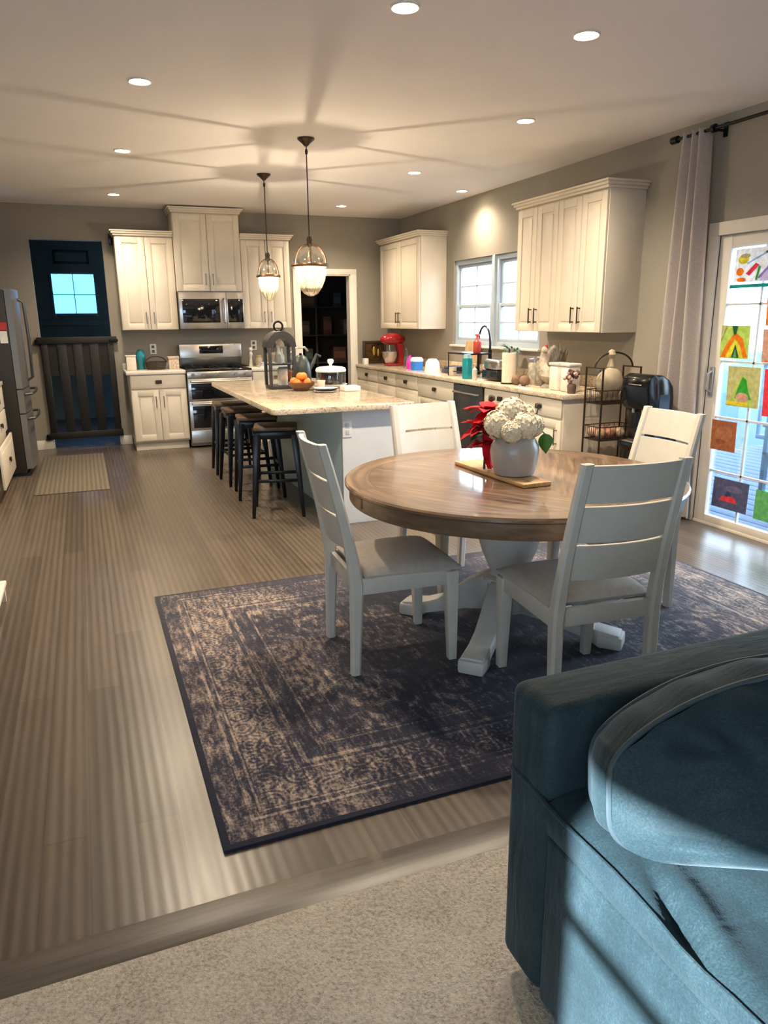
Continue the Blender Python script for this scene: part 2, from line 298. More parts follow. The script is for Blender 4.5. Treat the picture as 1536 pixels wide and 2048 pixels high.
# ------------------------------------------------------------------ mesh builder
class MB:
    def __init__(s): s.bm = bmesh.new()
    def _merge(s, t, mi=0, M=None):
        if M is not None: t.transform(M)
        vm = {v: s.bm.verts.new(v.co) for v in t.verts}
        for f in t.faces:
            try: nf = s.bm.faces.new([vm[v] for v in f.verts]); nf.material_index = mi; nf.smooth = f.smooth
            except ValueError: pass
        t.free()
    def box(s, x0, x1, y0, y1, z0, z1, bev=0.0, mi=0, M=None, seg=2):
        t = bmesh.new(); bmesh.ops.create_cube(t, size=1.0)
        bmesh.ops.transform(t, matrix=Matrix.Translation(((x0+x1)/2, (y0+y1)/2, (z0+z1)/2)) @ Matrix.Diagonal((abs(x1-x0), abs(y1-y0), abs(z1-z0), 1)), verts=t.verts)
        if bev > 0: bmesh.ops.bevel(t, geom=t.edges[:], offset=min(bev, .49*min(abs(x1-x0), abs(y1-y0), abs(z1-z0))), segments=seg, profile=.5, affect='EDGES')
        s._merge(t, mi, M); return s
    def taper(s, p0, p1, s0, s1, bev=.004, mi=0):
        """square bar between two points, section s0 -> s1 (w,d), world-aligned sections"""
        t = bmesh.new()
        def ringv(p, w): return [t.verts.new((p[0]+a*w[0]/2, p[1]+b*w[1]/2, p[2])) for a, b in ((-1, -1), (1, -1), (1, 1), (-1, 1))]
        a, b = ringv(p0, s0), ringv(p1, s1)
        for i in range(4): t.faces.new([a[i], a[(i+1) % 4], b[(i+1) % 4], b[i]])
        t.faces.new(a[::-1]); t.faces.new(b)
        bmesh.ops.recalc_face_normals(t, faces=t.faces[:])
        if bev: bmesh.ops.bevel(t, geom=t.edges[:], offset=bev, segments=2, profile=.5, affect='EDGES')
        s._merge(t, mi); return s
    def loftbar(s, pts, secs, mi=0):
        """rectangular sections (w in x, d in y) through points stacked mostly in z"""
        t = bmesh.new(); rings = []
        for p, w in zip(pts, secs):
            c = min(w)*.22; hx, hy = w[0]/2, w[1]/2
            q = [(-hx+c, -hy), (hx-c, -hy), (hx, -hy+c), (hx, hy-c), (hx-c, hy), (-hx+c, hy), (-hx, hy-c), (-hx, -hy+c)]
            rings.append([t.verts.new((p[0]+a, p[1]+b, p[2])) for a, b in q])
        for a, b in zip(rings, rings[1:]):
            for i in range(8): t.faces.new([a[i], a[(i+1) % 8], b[(i+1) % 8], b[i]])
        t.faces.new(rings[0][::-1]); t.faces.new(rings[-1])
        bmesh.ops.recalc_face_normals(t, faces=t.faces[:])
        s._merge(t, mi); return s
    def lathe(s, prof, c=(0, 0, 0), seg=24, mi=0, M=None, smooth=True, flute=0.0, nfl=0):
        t = bmesh.new(); rings = []
        for r, z in prof:
            if r < 1e-5: rings.append([t.verts.new((0, 0, z))])
            else: rings.append([t.verts.new(((r*(1+flute*math.cos(nfl*2*PI*i/seg)))*math.cos(2*PI*i/seg), (r*(1+flute*math.cos(nfl*2*PI*i/seg)))*math.sin(2*PI*i/seg), z)) for i in range(seg)])
        for a, b in zip(rings, rings[1:]):
            for i in range(seg):
                j = (i+1) % seg
                if len(a) == 1 and len(b) == 1: continue
                if len(a) == 1: f = t.faces.new([a[0], b[j], b[i]])
                elif len(b) == 1: f = t.faces.new([a[i], a[j], b[0]])
                else: f = t.faces.new([a[i], a[j], b[j], b[i]])
                f.smooth = smooth
        loop = tuple(prof[0]) == tuple(prof[-1])
        if not loop and len(rings[0]) > 1 and prof[0][0] > 1e-5: t.faces.new(rings[0][::-1])
        if not loop and len(rings[-1]) > 1: t.faces.new(rings[-1])
        s._merge(t, mi, (M or Matrix.Identity(4)) if M is not None else Matrix.Translation(c)); return s
    def cyl(s, p0, p1, r0, r1=None, seg=16, mi=0): return s.tube([p0, p1], [r0, r0 if r1 is None else r1], seg, mi)
    def tube(s, pts, r, seg=8, mi=0, closed=False):
        pts = [Vector(p) for p in pts]; n = len(pts)
        rr = r if isinstance(r, (list, tuple)) else [r]*n
        t = bmesh.new(); rings = []; up = None
        for i, p in enumerate(pts):
            if closed: d = pts[(i+1) % n]-pts[i-1]
            else: d = pts[min(i+1, n-1)]-pts[max(i-1, 0)]
            d.normalize()
            if up is None:
                up = Vector((0, 0, 1)) if abs(d.z) < .9 else Vector((1, 0, 0))
            a = d.cross(up)
            if a.length < 1e-4: a = d.cross(Vector((0, 1, 0)))
            a.normalize(); b = a.cross(d); up = b
            rings.append([t.verts.new(p+(a*math.cos(2*PI*k/seg)+b*math.sin(2*PI*k/seg))*rr[i]) for k in range(seg)])
        prs = list(zip(rings, rings[1:]))+([(rings[-1], rings[0])] if closed else [])
        for a, b in prs:
            for k in range(seg):
                f = t.faces.new([a[k], a[(k+1) % seg], b[(k+1) % seg], b[k]]); f.smooth = True
        if not closed: t.faces.new(rings[0][::-1]); t.faces.new(rings[-1])
        bmesh.ops.recalc_face_normals(t, faces=t.faces[:])
        s._merge(t, mi); return s
    def prism(s, poly, plane, a, b, mi=0, bev=0.0):
        """extrude a 2D polygon; plane 'XZ' extrudes along y, 'YZ' along x, 'XY' along z"""
        t = bmesh.new()
        def P(u, v, w): return {'XZ': (u, w, v), 'YZ': (w, u, v), 'XY': (u, v, w)}[plane]
        A = [t.verts.new(P(u, v, a)) for u, v in poly]; B = [t.verts.new(P(u, v, b)) for u, v in poly]; n = len(poly)
        t.faces.new(A); t.faces.new(B[::-1])
        for i in range(n): t.faces.new([A[i], B[i], B[(i+1) % n], A[(i+1) % n]])
        bmesh.ops.recalc_face_normals(t, faces=t.faces[:])
        if bev: bmesh.ops.bevel(t, geom=t.edges[:], offset=bev, segments=2, profile=.5, affect='EDGES')
        s._merge(t, mi); return s
    def grid(s, fn, nu, nv, mi=0, smooth=True, closeu=False):
        g = [[s.bm.verts.new(fn(i/nu, j/nv)) for j in range(nv+1)] for i in range(nu+(0 if closeu else 1))]
        for i in range(nu):
            for j in range(nv):
                f = s.bm.faces.new([g[i][j], g[(i+1) % len(g)][j], g[(i+1) % len(g)][j+1], g[i][j+1]]); f.smooth = smooth; f.material_index = mi
        return s
    def ball(s, c, r, seg=16, mi=0, lump=0.0, freq=6.0, seed=0.0):
        t = bmesh.new(); bmesh.ops.create_icosphere(t, subdivisions=3 if seg > 10 else 2, radius=1.0)
        rr = r if isinstance(r, (list, tuple)) else (r, r, r)
        for v in t.verts:
            if lump: v.co *= 1+lump*mnoise.noise(v.co*freq+Vector((seed, seed*.7, -seed)))
            v.co = Vector((v.co.x*rr[0]+c[0], v.co.y*rr[1]+c[1], v.co.z*rr[2]+c[2]))
        for f in t.faces: f.smooth = True
        s._merge(t, mi); return s
    def card(s, P, mi=0):
        f = s.bm.faces.new([s.bm.verts.new(p) for p in P]); f.material_index = mi; return s
    def build(s, name, mats, parent=None, ang=35, loc=None):
        bmesh.ops.remove_doubles(s.bm, verts=s.bm.verts[:], dist=1e-6) if len(s.bm.verts) < 4 else None
        me = bpy.data.meshes.new(name); s.bm.to_mesh(me); s.bm.free()
        for m in (mats if isinstance(mats, (list, tuple)) else [mats]): me.materials.append(m)
        me.shade_smooth(); me.set_sharp_from_angle(angle=math.radians(ang))
        o = bpy.data.objects.new(name, me); COL.objects.link(o)
        if parent is not None:
            o.parent = parent
            off = Vector((0, 0, 0)); q = parent
            while q is not None: off += Vector(q.location); q = q.parent
            if off.length > 0: me.transform(Matrix.Translation(-off))
        elif loc is not None:
            me.transform(Matrix.Translation(-Vector(loc))); o.location = loc
        return o
def tag(o, label, cat, group=None):
    o['label'] = label; o['category'] = cat
    if group: o['group'] = group
    return o
def thing(name, label, cat, loc=(0, 0, 0), group=None):
    o = bpy.data.objects.new(name, None); COL.objects.link(o); o.location = loc; o.empty_display_size = .1
    return tag(o, label, cat, group)
def struct(name, mb, m, parent=None, ang=35):
    o = mb.build(name, m, parent, ang)
    if parent is None: o['kind'] = 'structure'
    return o
def solo(name, mb, m, label, cat, loc, group=None, ang=35): return tag(mb.build(name, m, None, ang, loc=loc), label, cat, group)
def dup(root, loc, rotz=None, label=None):
    r = root.copy(); COL.objects.link(r); r.location = loc
    if rotz is not None: r.rotation_euler = (0, 0, rotz)
    if label: r['label'] = label
    def rec(src, dst):
        for ch in list(src.children):
            c = ch.copy(); COL.objects.link(c); c.parent = dst; rec(ch, c)
    rec(root, r); return r

# ------------------------------------------------------------------ key dimensions (metres)
XR, YB, ZC = 4.07, 9.56, 2.74
XL = -1.40
T = .12

# ------------------------------------------------------------------ room shell
def wall_cells(axis, c0, c1, u0, u1, z0, z1, holes):
    """wall slab from rectangles with openings; axis 'X' runs along x (c = y range), 'Y' along y (c = x range)"""
    mb = MB()
    us = sorted({u0, u1, *[h[0] for h in holes], *[h[1] for h in holes]})
    for a, b in zip(us, us[1:]):
        spans = [(z0, z1)]
        for h in holes:
            if h[0] <= a+1e-6 and h[1] >= b-1e-6:
                ns = []
                for s0, s1 in spans:
                    if h[2] > s0: ns.append((s0, min(s1, h[2])))
                    if h[3] < s1: ns.append((max(s0, h[3]), s1))
                spans = [q for q in ns if q[1]-q[0] > 1e-5]
        for s0, s1 in spans:
            if axis == 'X': mb.box(a, b, c0, c1, s0, s1)
            else: mb.box(c0, c1, a, b, s0, s1)
    return mb
HX0, HX1, HZ = -.44, .33, 2.37           # hall opening
PX0, PX1, PZ = 2.66, 3.35, 2.03          # pantry opening
struct('wall_back', wall_cells('X', YB, YB+T, XL-T, XR, 0, ZC, [(HX0, HX1, -1, HZ), (PX0, PX1, -1, PZ)]), WALL)
WY0, WY1, WZ0, WZ1 = 6.17, 7.98, 1.17, 2.10
SY0, SY1, SZ = 2.20, 4.05, 1.985          # slider opening
struct('wall_right', wall_cells('Y', XR, XR+T, -3.6, YB+T, 0, ZC, [(WY0, WY1, WZ0, WZ1), (SY0, SY1, -1, SZ)]), WALL)
struct('wall_left', wall_cells('Y', XL-T, XL, 3.4, YB, 0, ZC, []), WALL)
LX = -3.2                                  # living-room side wall with the sun window
LW = (-3.1, -.97, .55, 2.10)
FW = (-2.9, -1.3, .8, 2.1)                    # wide window behind the viewer
struct('wall_side', wall_cells('Y', LX-T, LX, -3.6, 3.4, 0, ZC, [LW]), WALL)
struct('wall_partition', wall_cells('X', 3.4, 3.4+T, LX-T, XL-T, 0, ZC, []), WALL)
struct('wall_front', wall_cells('X', -3.6-T, -3.6, LX-T, XR+T, 0, ZC, [FW]), WALL)
struct('floor', MB().box(LX-T, XR+T, 1.535, YB+T, -.08, 0), PLANK)
struct('floor_carpet', MB().box(LX-T, XR+T, -3.6-T, 1.535, -.08, .012), CARPET)
struct('trim_reducer', MB().box(LX, XR, 1.535, 1.655, -.01, .006, .003), m_wood('reducer oak', (.05, .04, .032), (.125, .10, .078), .36, (2, 40, 10), 1.6))
struct('ceiling', MB().box(LX-T, XR+T, -3.6-T, YB+T, ZC, ZC+.15), CEIL)
# hall beyond the opening and pantry room
struct('wall_hall', wall_cells('X', 12.5, 12.62, -1.3, 1.4, 0, ZC, [(-.36, .30, 1.56, 2.20)]).box(-1.3-T, -1.3, YB+T, 12.62, 0, ZC).box(1.4, 1.4+T, YB+T, 10.2, 0, ZC).box(1.4, 1.4+T, 11.7, 12.62, 0, ZC).box(1.4, 1.4+T, 10.2, 11.7, 0, .9).box(1.4, 1.4+T, 10.2, 11.7, 2.2, ZC), HALLW)  # unseen opening added in the +x side wall to brighten the hall
struct('floor_hall', MB().box(-1.42, 1.52, YB+T, 12.62, -.08, 0), m_wood('hall floor boards', (.02, .022, .028), (.05, .052, .06), .35, (30, 3, 3), 1.2))
struct('ceiling_hall', MB().box(-1.42, 1.52, YB+T, 12.62, ZC, ZC+.15), HALLW)
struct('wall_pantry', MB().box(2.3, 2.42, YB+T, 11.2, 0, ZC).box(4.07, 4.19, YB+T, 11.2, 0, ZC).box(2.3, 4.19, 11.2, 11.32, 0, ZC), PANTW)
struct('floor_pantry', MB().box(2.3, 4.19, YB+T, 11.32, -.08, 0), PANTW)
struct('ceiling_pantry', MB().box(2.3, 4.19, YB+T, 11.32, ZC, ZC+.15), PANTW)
# baseboards
def baseb(x0, x1, y0, y1): return MB().box(x0, x1, y0, y1, 0, .11, .004)
struct('baseboard_back', baseb(XL, HX0, YB-.014, YB), WHITE)
struct('baseboard_middle', baseb(HX1, .455, YB-.014, YB), WHITE)
struct('baseboard_right', baseb(XR-.014, XR, 4.14, 4.80), WHITE)
struct('baseboard_jamb', baseb(HX1-.014, HX1, YB, YB+T).box(HX0, HX0+.014, YB, YB+T, 0, .11, .004), WHITE)
# pantry door casing
cas = MB()
for a, b in ((PX0-.085, PX0), (PX1, PX1+.085)): cas.box(a, b, YB-.018, YB, 0, PZ+.07, .003)
cas.box(PX0-.085, PX1+.085, YB-.019, YB, PZ, PZ+.07, .003)
cas.box(PX0, PX0+.014, YB-.01, YB+T, 0, PZ).box(PX1-.014, PX1, YB-.01, YB+T, 0, PZ).box(PX0, PX1, YB-.01, YB+T, PZ-.014, PZ)
struct('trim_pantry', cas, WHITE)

# ------------------------------------------------------------------ kitchen windows (two double-hung units)
def window(name, y0, y1, z0, z1, x, m_frame):
    """frame bars around a double-hung unit in a wall along y (room on the -x side)"""
    f = MB(); w = .05
    f.box(x+.02, x+.09, y0, y0+w, z0, z1, .003).box(x+.02, x+.09, y1-w, y1, z0, z1, .003)
    f.box(x+.021, x+.089, y0+w, y1-w, z1-w, z1, .003).box(x+.021, x+.089, y0+w, y1-w, z0, z0+w, .003)
    o = struct(name, f, m_frame)
    zm = (z0+z1)/2-.04
    for a, b, dx in ((zm-.02, z1-w, .05), (z0+w, zm+.02, .03)):
        s = MB(); q = .034; xa, xb = x+dx, x+dx+.025
        s.box(xa, xb, y0+w, y0+w+q, a, b, .002).box(xa, xb, y1-w-q, y1-w, a, b, .002).box(xa+.001, xb-.001, y0+w+q, y1-w-q, b-q, b, .002).box(xa+.001, xb-.001, y0+w+q, y1-w-q, a, a+q, .002)
        ym = (y0+y1)/2; zz = (a+b)/2
        s.box(xa+.008, xb-.006, ym-.008, ym+.008, a, b).box(xa+.008, xb-.006, y0+w, y1-w, zz-.008, zz+.008)
        so = s.build('window_sash', m_frame, o)
        MB().box(xa+.010, xa+.013, y0+w+.01, y1-w-.01, a+.01, b-.01).build('window_pane', PANE, so)
    return o
WINF = mat('vinyl window white', (.42, .49, .56), .35, var=.02)
window('window_1', 7.10, WY1, WZ0, WZ1, XR, WINF)
window('window_2', WY0, 7.05, WZ0, WZ1, XR, WINF)
struct('trim_mullion', MB().box(XR-.004, XR+.09, 7.05, 7.10, WZ0, WZ1, .003), WINF)
struct('trim_sill', MB().box(XR-.035, XR+.03, WY0-.03, WY1+.03, WZ0-.022, WZ0, .005), WHITE)
# hall window (daylight's blue put into the pane tint) and framed panel above it
hw = MB(); 
for a, b in ((-.36, -.325), (.265, .30)): hw.box(a, b, 12.49, 12.56, 1.56, 2.20, .003)
hw.box(-.325, .265, 12.491, 12.559, 2.165, 2.20, .003).box(-.325, .265, 12.491, 12.559, 1.56, 1.595, .003)
hw.box(-.036, -.024, 12.52, 12.54, 1.59, 2.17).box(-.33, .27, 12.52, 12.54, 1.86, 1.874)
w3 = struct('window_3', hw, mat('hall window frame', (.10, .15, .18), .5))
MB().box(-.33, .27, 12.528, 12.531, 1.59, 2.17).build('window_pane', PANEB, w3)
hp = MB()
hp.box(-.27, .22, 12.475, 12.495, 2.47, 2.50, .003).box(-.27, .22, 12.475, 12.495, 2.31, 2.34, .003).box(-.27, -.24, 12.475, 12.495, 2.31, 2.5, .003).box(.19, .22, 12.475, 12.495, 2.31, 2.5, .003)
struct('trim_transom', hp.box(-.24, .19, 12.485, 12.495, 2.34, 2.47, 0, 1), [mat('hall dark trim', (.012, .018, .02), .6), HALLW])
struct('trim_hall', MB().box(-1.3, 1.4, 12.47, 12.5, 1.42, 1.50, .004).box(-1.3, 1.4, 12.48, 12.5, 1.02, 1.06, .003), mat('hall rail paint', (.11, .15, .17), .7))
# living-room window that lets the sun in
lw = MB(); a0, a1, b0, b1 = LW
for ya in (a0, a1-.06): lw.box(LX-.09, LX-.03, ya, ya+.06, b0, b1)
lw.box(LX-.09, LX-.03, a0, a1, b0, b0+.06).box(LX-.09, LX-.03, a0, a1, b1-.06, b1)
for yy in (-1.62, -2.36): lw.box(LX-.08, LX-.04, yy-.025, yy+.025, b0, b1)
lw.box(LX-.08, LX-.04, a0, a1, 1.28, 1.34)
lw.box(LX-.08, LX-.04, a0, a1, 1.68, 1.71)
w4 = struct('window_4', lw, WINF)
MB().box(LX-.062, LX-.059, a0+.05, a1-.05, b0+.05, b1-.05).build('window_pane', PANE, w4)

fw = MB()
for xa in (FW[0], -2.13, FW[1]-.06): fw.box(xa, xa+.06, -3.69, -3.63, FW[2]+.06, FW[3]-.06)
fw.box(FW[0], FW[1], -3.69, -3.63, FW[2], FW[2]+.06).box(FW[0], FW[1], -3.69, -3.63, FW[3]-.06, FW[3])
w5 = struct('window_5', fw, WINF)
MB().box(FW[0]+.05, FW[1]-.05, -3.662, -3.659, FW[2]+.05, FW[3]-.05).build('window_pane', PANE, w5)

# ------------------------------------------------------------------ sliding patio door
DOORP = mat('patio door paint', (.66, .61, .54), .45, var=.03)
dc = MB()
dc.box(XR-.022, XR+.10, SY1, SY1+.085, 0, SZ+.085, .004).box(XR-.022, XR+.10, SY0-.085, SY0, 0, SZ+.085, .004).box(XR-.024, XR+.10, SY0-.085, SY1+.085, SZ, SZ+.085, .004)
dc.box(XR, XR+T, SY0, SY1, -.01, .018, .004)
door = struct('door_1', dc, DOORP)
def slider_panel(y0, y1, x):
    s = MB(); st = .10
    s.box(x, x+.04, y0, y0+st, .018, SZ, .004).box(x, x+.04, y1-st, y1, .018, SZ, .004)
    s.box(x+.001, x+.039, y0+st, y1-st, SZ-.085, SZ, .003).box(x+.001, x+.039, y0+st, y1-st, .018, .07, .003)
    o = s.build('door_panel', DOORP, door)
    g0, g1 = y0+st, y1-st
    MB().box(x+.016, x+.020, g0-.005, g1+.005, .065, SZ-.08).build('door_glass', PANE, o)
    mm = MB(); n = 3; z0, z1 = .07, SZ-.085
    for i in range(1, n): mm.box(x+.010, x+.026, g0+(g1-g0)*i/n-.007, g0+(g1-g0)*i/n+.007, z0, z1)
    for zz in (.398, .777, 1.160, 1.537): mm.box(x+.010, x+.026, g0, g1, zz-.007, zz+.007)
    mm.build('door_muntin', mat('muntin grey', (.50, .52, .56), .5), o)
    return o
pn = slider_panel(3.03, SY1, XR+.005)
slider_panel(SY0, 3.13, XR+.055)
hd = MB().box(XR-.012, XR+.006, 3.985, 4.015, .92, 1.12, .004); hd.tube([(XR-.012, 4.0, .95), (XR-.05, 4.0, .97), (XR-.05, 4.0, 1.07), (XR-.012, 4.0, 1.09)], .009, 8)
hd.build('door_handle', mat('handle grey', (.32, .31, .30), .35, metal=.5), pn)

# ------------------------------------------------------------------ outdoors (over-exposed deck)
ext = MB().box(XR+T, 30, -8, 30, -.32, -.20)
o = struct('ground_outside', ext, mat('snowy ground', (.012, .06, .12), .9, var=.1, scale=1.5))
dk = MB()
for i in range(22): dk.box(XR+T+.02+i*.145, XR+T+.155+i*.145, .6, 6.4, -.20, -.03, .003)
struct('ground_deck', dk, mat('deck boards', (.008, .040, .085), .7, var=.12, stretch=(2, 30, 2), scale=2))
rail = thing('deck_railing', 'pale blue-white deck railing seen through the patio door glass', 'railing', (7.3, 3.5, -.05))
rp = MB().box(7.27, 7.33, .6, 6.4, .92, .98, .004).box(7.27, 7.33, .6, 6.4, .06, .11, .004)
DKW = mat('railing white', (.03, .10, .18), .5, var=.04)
rp.build('handrail', DKW, rail)
bal = MB()
for i in range(46): bal.box(7.285, 7.315, .62+i*.128, .65+i*.128, .08, .94)
bal.build('balusters', DKW, rail)
pc = thing('patio_chair', 'white slatted patio chair standing out on the deck', 'chair', (5.25, 4.05, -.03))
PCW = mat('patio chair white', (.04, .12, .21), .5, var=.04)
for sx in (-1, 1):
    for sy in (-1, 1): MB().box(5.25+sx*.24-.02, 5.25+sx*.24+.02, 4.05+sy*.24-.02, 4.05+sy*.24+.02, -.03, .62 if sx < 0 else .40, .004).build('leg', PCW, pc)
sl = MB()
for i in range(6): sl.box(4.99+i*.085, 5.06+i*.085, 3.79, 4.31, .38, .405, .003)
sl.build('seat', PCW, pc)
bk = MB()
for i in range(6): bk.box(5.47, 5.495, 3.80+i*.088, 3.87+i*.088, .40, .98, .003)
bk.box(5.465, 5.50, 3.78, 4.32, .95, 1.0, .004); bk.build('backrest', PCW, pc)
for ya in (3.77, 4.27): MB().box(4.98, 5.5, ya, ya+.06, .60, .625, .004).build('armrest', PCW, pc)

# ------------------------------------------------------------------ cabinets
def shaker(mb, x0, x1, z0, z1, y=-.02, t=.02, fr=.065):
    """recessed panel door slab, front at y, in the cabinet's own frame (front toward -y)"""
    mb.box(x0, x0+fr, y, y+t, z0, z1, .003).box(x1-fr, x1, y, y+t, z0, z1, .003)
    mb.box(x0+fr, x1-fr, y, y+t, z1-fr, z1, .003).box(x0+fr, x1-fr, y, y+t, z0, z0+fr, .003)
    mb.box(x0+fr-.002, x1-fr+.002, y+.010, y+t, z0+fr-.002, z1-fr+.002)
    mb.box(x0+fr+.018, x1-fr-.018, y+.004, y+.012, z0+fr+.018, z1-fr-.018, .004)
    return mb
def bar_pull(x, z0, z1, y=-.02, m=None, parent=None, r=.0055):
    h = MB(); h.tube([(x, y, z0+.012), (x, y-.028, z0+.012), (x, y-.028, z0), (x, y-.028, z1), (x, y-.028, z1-.012), (x, y, z1-.012)], r, 8)
    return h
def cup_pull(x, z, y=-.02):
    h = MB(); h.box(x-.036, x+.036, y-.022, y, z-.006, z+.020, .006).box(x-.036, x+.036, y-.022, y-.014, z-.020, z, .004); return h
def local_build(mb, name, m, parent):
    """build in the parent's own frame (no offset)"""
    me = bpy.data.meshes.new(name); mb.bm.to_mesh(me); mb.bm.free()
    for q in (m if isinstance(m, (list, tuple)) else [m]): me.materials.append(q)
    me.shade_smooth(); me.set_sharp_from_angle(angle=math.radians(35))
    o = bpy.data.objects.new(name, me); COL.objects.link(o); o.parent = parent; return o
def cabinet(label, loc, rotz, w, d, z0, z1, rows, base=False, crown=False, hinge='pair', group=None, pull=PULL, extra_side=False, crown_sides=(1, 1)):
    """rows: list of ('door', zlo, zhi, n, handle 'low'|'high') or ('drawer', zlo, zhi, n)"""
    c = thing('base_cabinet' if base else 'wall_cabinet', label, 'cabinet', (loc[0], loc[1], 0 if base else z0), group)
    c.rotation_euler = (0, 0, rotz); k = 0 if base else z0
    b = MB()
    if base: b.box(.0, w, .0, d, .10-k, z1-k, .002).box(.01, w-.01, .06, d, 0, .10)
    else: b.box(0, w, 0, d, z0-k, z1-k, .002)
    local_build(b, 'carcass', CAB, c)
    if crown:
        cr = MB(); a0, a1 = (-.045 if crown_sides[0] else 0), (w+.045 if crown_sides[1] else w)
        cr.box(a0*.35, w+(a1-w)*.35, -.035, d, z1-k, z1+.02-k, .003).box(a0*.7, w+(a1-w)*.7, -.052, d, z1+.02-k, z1+.042-k, .005).box(a0, a1, -.066, d, z1+.042-k, z1+.058-k, .003)
        local_build(cr, 'crown', CAB, c)
    for r in rows:
        n = r[3]; g = .003
        for i in range(n):
            xa, xb = w*i/n+g+(.004 if i == 0 else 0), w*(i+1)/n-g-(.004 if i == n-1 else 0)
            if r[0] == 'door':
                dr = local_build(shaker(MB(), xa, xb, r[1]+g-k, r[2]-g-k), 'door', CAB, c)
                if n == 1: hx = xb-.045
                else: hx = xb-.04 if i % 2 == 0 else xa+.04
                hz = (r[1]+.07-k, r[1]+.20-k) if r[4] == 'low' else (r[2]-.20-k, r[2]-.07-k)
                local_build(bar_pull(hx, *hz), 'handle', pull, dr)
            else:
                y = -.02
                if r[0] == 'open': y = -.05
                q = MB(); q.box(xa, xb, y, y+.02, r[1]+g-k, r[2]-g-k, .004)
                if r[2]-r[1] > .22: q.box(xa+.05, xb-.05, y-.004, y, r[1]+.05-k, r[2]-.05-k, .004)
                dr = local_build(q, 'drawer', CAB, c)
                local_build(cup_pull((xa+xb)/2, (r[1]+r[2])/2-k, y), 'handle', BRONZE, dr)
    return c
YU, YBF = 9.23, 8.95                      # fronts on the back wall
DU, DB_ = YB-YU, YB-YBF-.03
cabinet('white double-door wall cabinet over the counter corner beside the hall opening', (.45, YU), 0, .635, DU, 1.37, 2.40, [('door', 1.37, 2.39, 2, 'low')], crown=True, crown_sides=(1, 0))
cabinet('tall white wall cabinet reaching the ceiling above the microwave', (1.088, YU-.03), 0, .762, DU+.03, 1.80, 2.665, [('door', 1.80, 2.655, 2, 'low')], crown=True)
cabinet('white wall cabinet between the microwave and the pantry doorway', (1.853, YU), 0, .60, DU, 1.37, 2.40, [('door', 1.37, 2.39, 2, 'low')], crown=True, crown_sides=(0, 1))
cabinet('white base cabinet with one drawer beside the range and hall opening', (.46, YBF), 0, .622, DB_, 0, .875, [('door', .115, .70, 2, 'high'), ('drawer', .715, .87, 1)], base=True)
cabinet('white base cabinet between the range and the pantry doorway', (1.860, YBF), 0, .60, DB_, 0, .875, [('door', .115, .70, 2, 'high'), ('drawer', .715, .87, 1)], base=True)
RX = XR-.33
cabinet('white wall cabinet in the far corner between pantry doorway and window', (RX, 9.42), -PI/2, 1.24, .33, 1.345, 2.39, [('door', 1.345, 2.38, 2, 'low')], crown=True, pull=BRONZE)
cabinet('large white four-door wall cabinet between the window and the curtain', (RX, 6.06), -PI/2, 1.245, .33, 1.345, 2.39, [('door', 1.345, 2.38, 4, 'low')], crown=True, pull=BRONZE)
BX = 3.44; BD = XR-BX-.03
ZK = .845                                  # top of the right-hand base run
def rbase(y1, y0, label, rows): return cabinet(label, (BX, y1), -PI/2, y1-y0, BD, 0, ZK, rows, base=True)
rbase(5.455, 4.835, 'white base cabinet at the open end of the run, beside the basket stand', [('door', .115, .68, 1, 'high'), ('drawer', .69, .84, 1)])
rbase(6.065, 5.458, 'white base cabinet directly beside the dishwasher, toward the patio door', [('door', .115, .68, 2, 'high'), ('drawer', .69, .84, 1)])
rbase(7.56, 6.67, 'wide white sink cabinet under the window, beyond the dishwasher', [('door', .115, .63, 2, 'high'), ('drawer', .64, .84, 1)])
DR3 = [('drawer', .115, .40, 1), ('drawer', .41, .68, 1), ('drawer', .69, .84, 1)]
rbase(8.20, 7.563, 'white drawer base next after the sink cabinet toward the far corner', DR3)
rbase(8.78, 8.203, 'white drawer base second from the far corner by the pantry doorway', DR3)
rbase(9.54, 8.783, 'white drawer base in the far corner by the pantry doorway', DR3)
lc = cabinet('white base cabinet partly in view against the refrigerator', (-.765, 6.75), PI/2, 1.12, .62, 0, .90, [('open', .105, .455, 1), ('drawer', .48, .68, 1), ('drawer', .69, .895, 1)], base=True)

# ------------------------------------------------------------------ counters
solo('countertop', MB().box(3.40, XR-.002, 4.80, YB-.002, ZK, .885, .006), GRAN, 'long speckled stone countertop on the cabinet run under the window', 'countertop', (3.7, 7.2, ZK))
CTW = mat('pale quartz', (.74, .68, .60), .2, var=.06, scale=40)
struct('trim_backsplash', MB().box(XR-.022, XR-.002, 4.80, YB-.002, .886, .975, .003), GRAN)
struct('trim_upstand', MB().box(.425, 1.084, YB-.022, YB-.002, .913, .98, .003), CTW)
solo('countertop', MB().box(.425, 1.084, YBF-.035, YB-.002, .876, .912, .005), CTW, 'short pale countertop between the hall opening and the range', 'countertop', (.75, 9.25, .876))
solo('countertop', MB().box(1.856, 2.475, YBF-.035, YB-.002, .876, .912, .005), CTW, 'short countertop between the range and the pantry doorway', 'countertop', (2.16, 9.25, .876))
solo('countertop', MB().box(XL+.002, -.735, 6.73, 7.88, .901, .935, .005), CTW, 'pale countertop on the cabinet against the refrigerator', 'countertop', (-1.07, 7.3, .901))

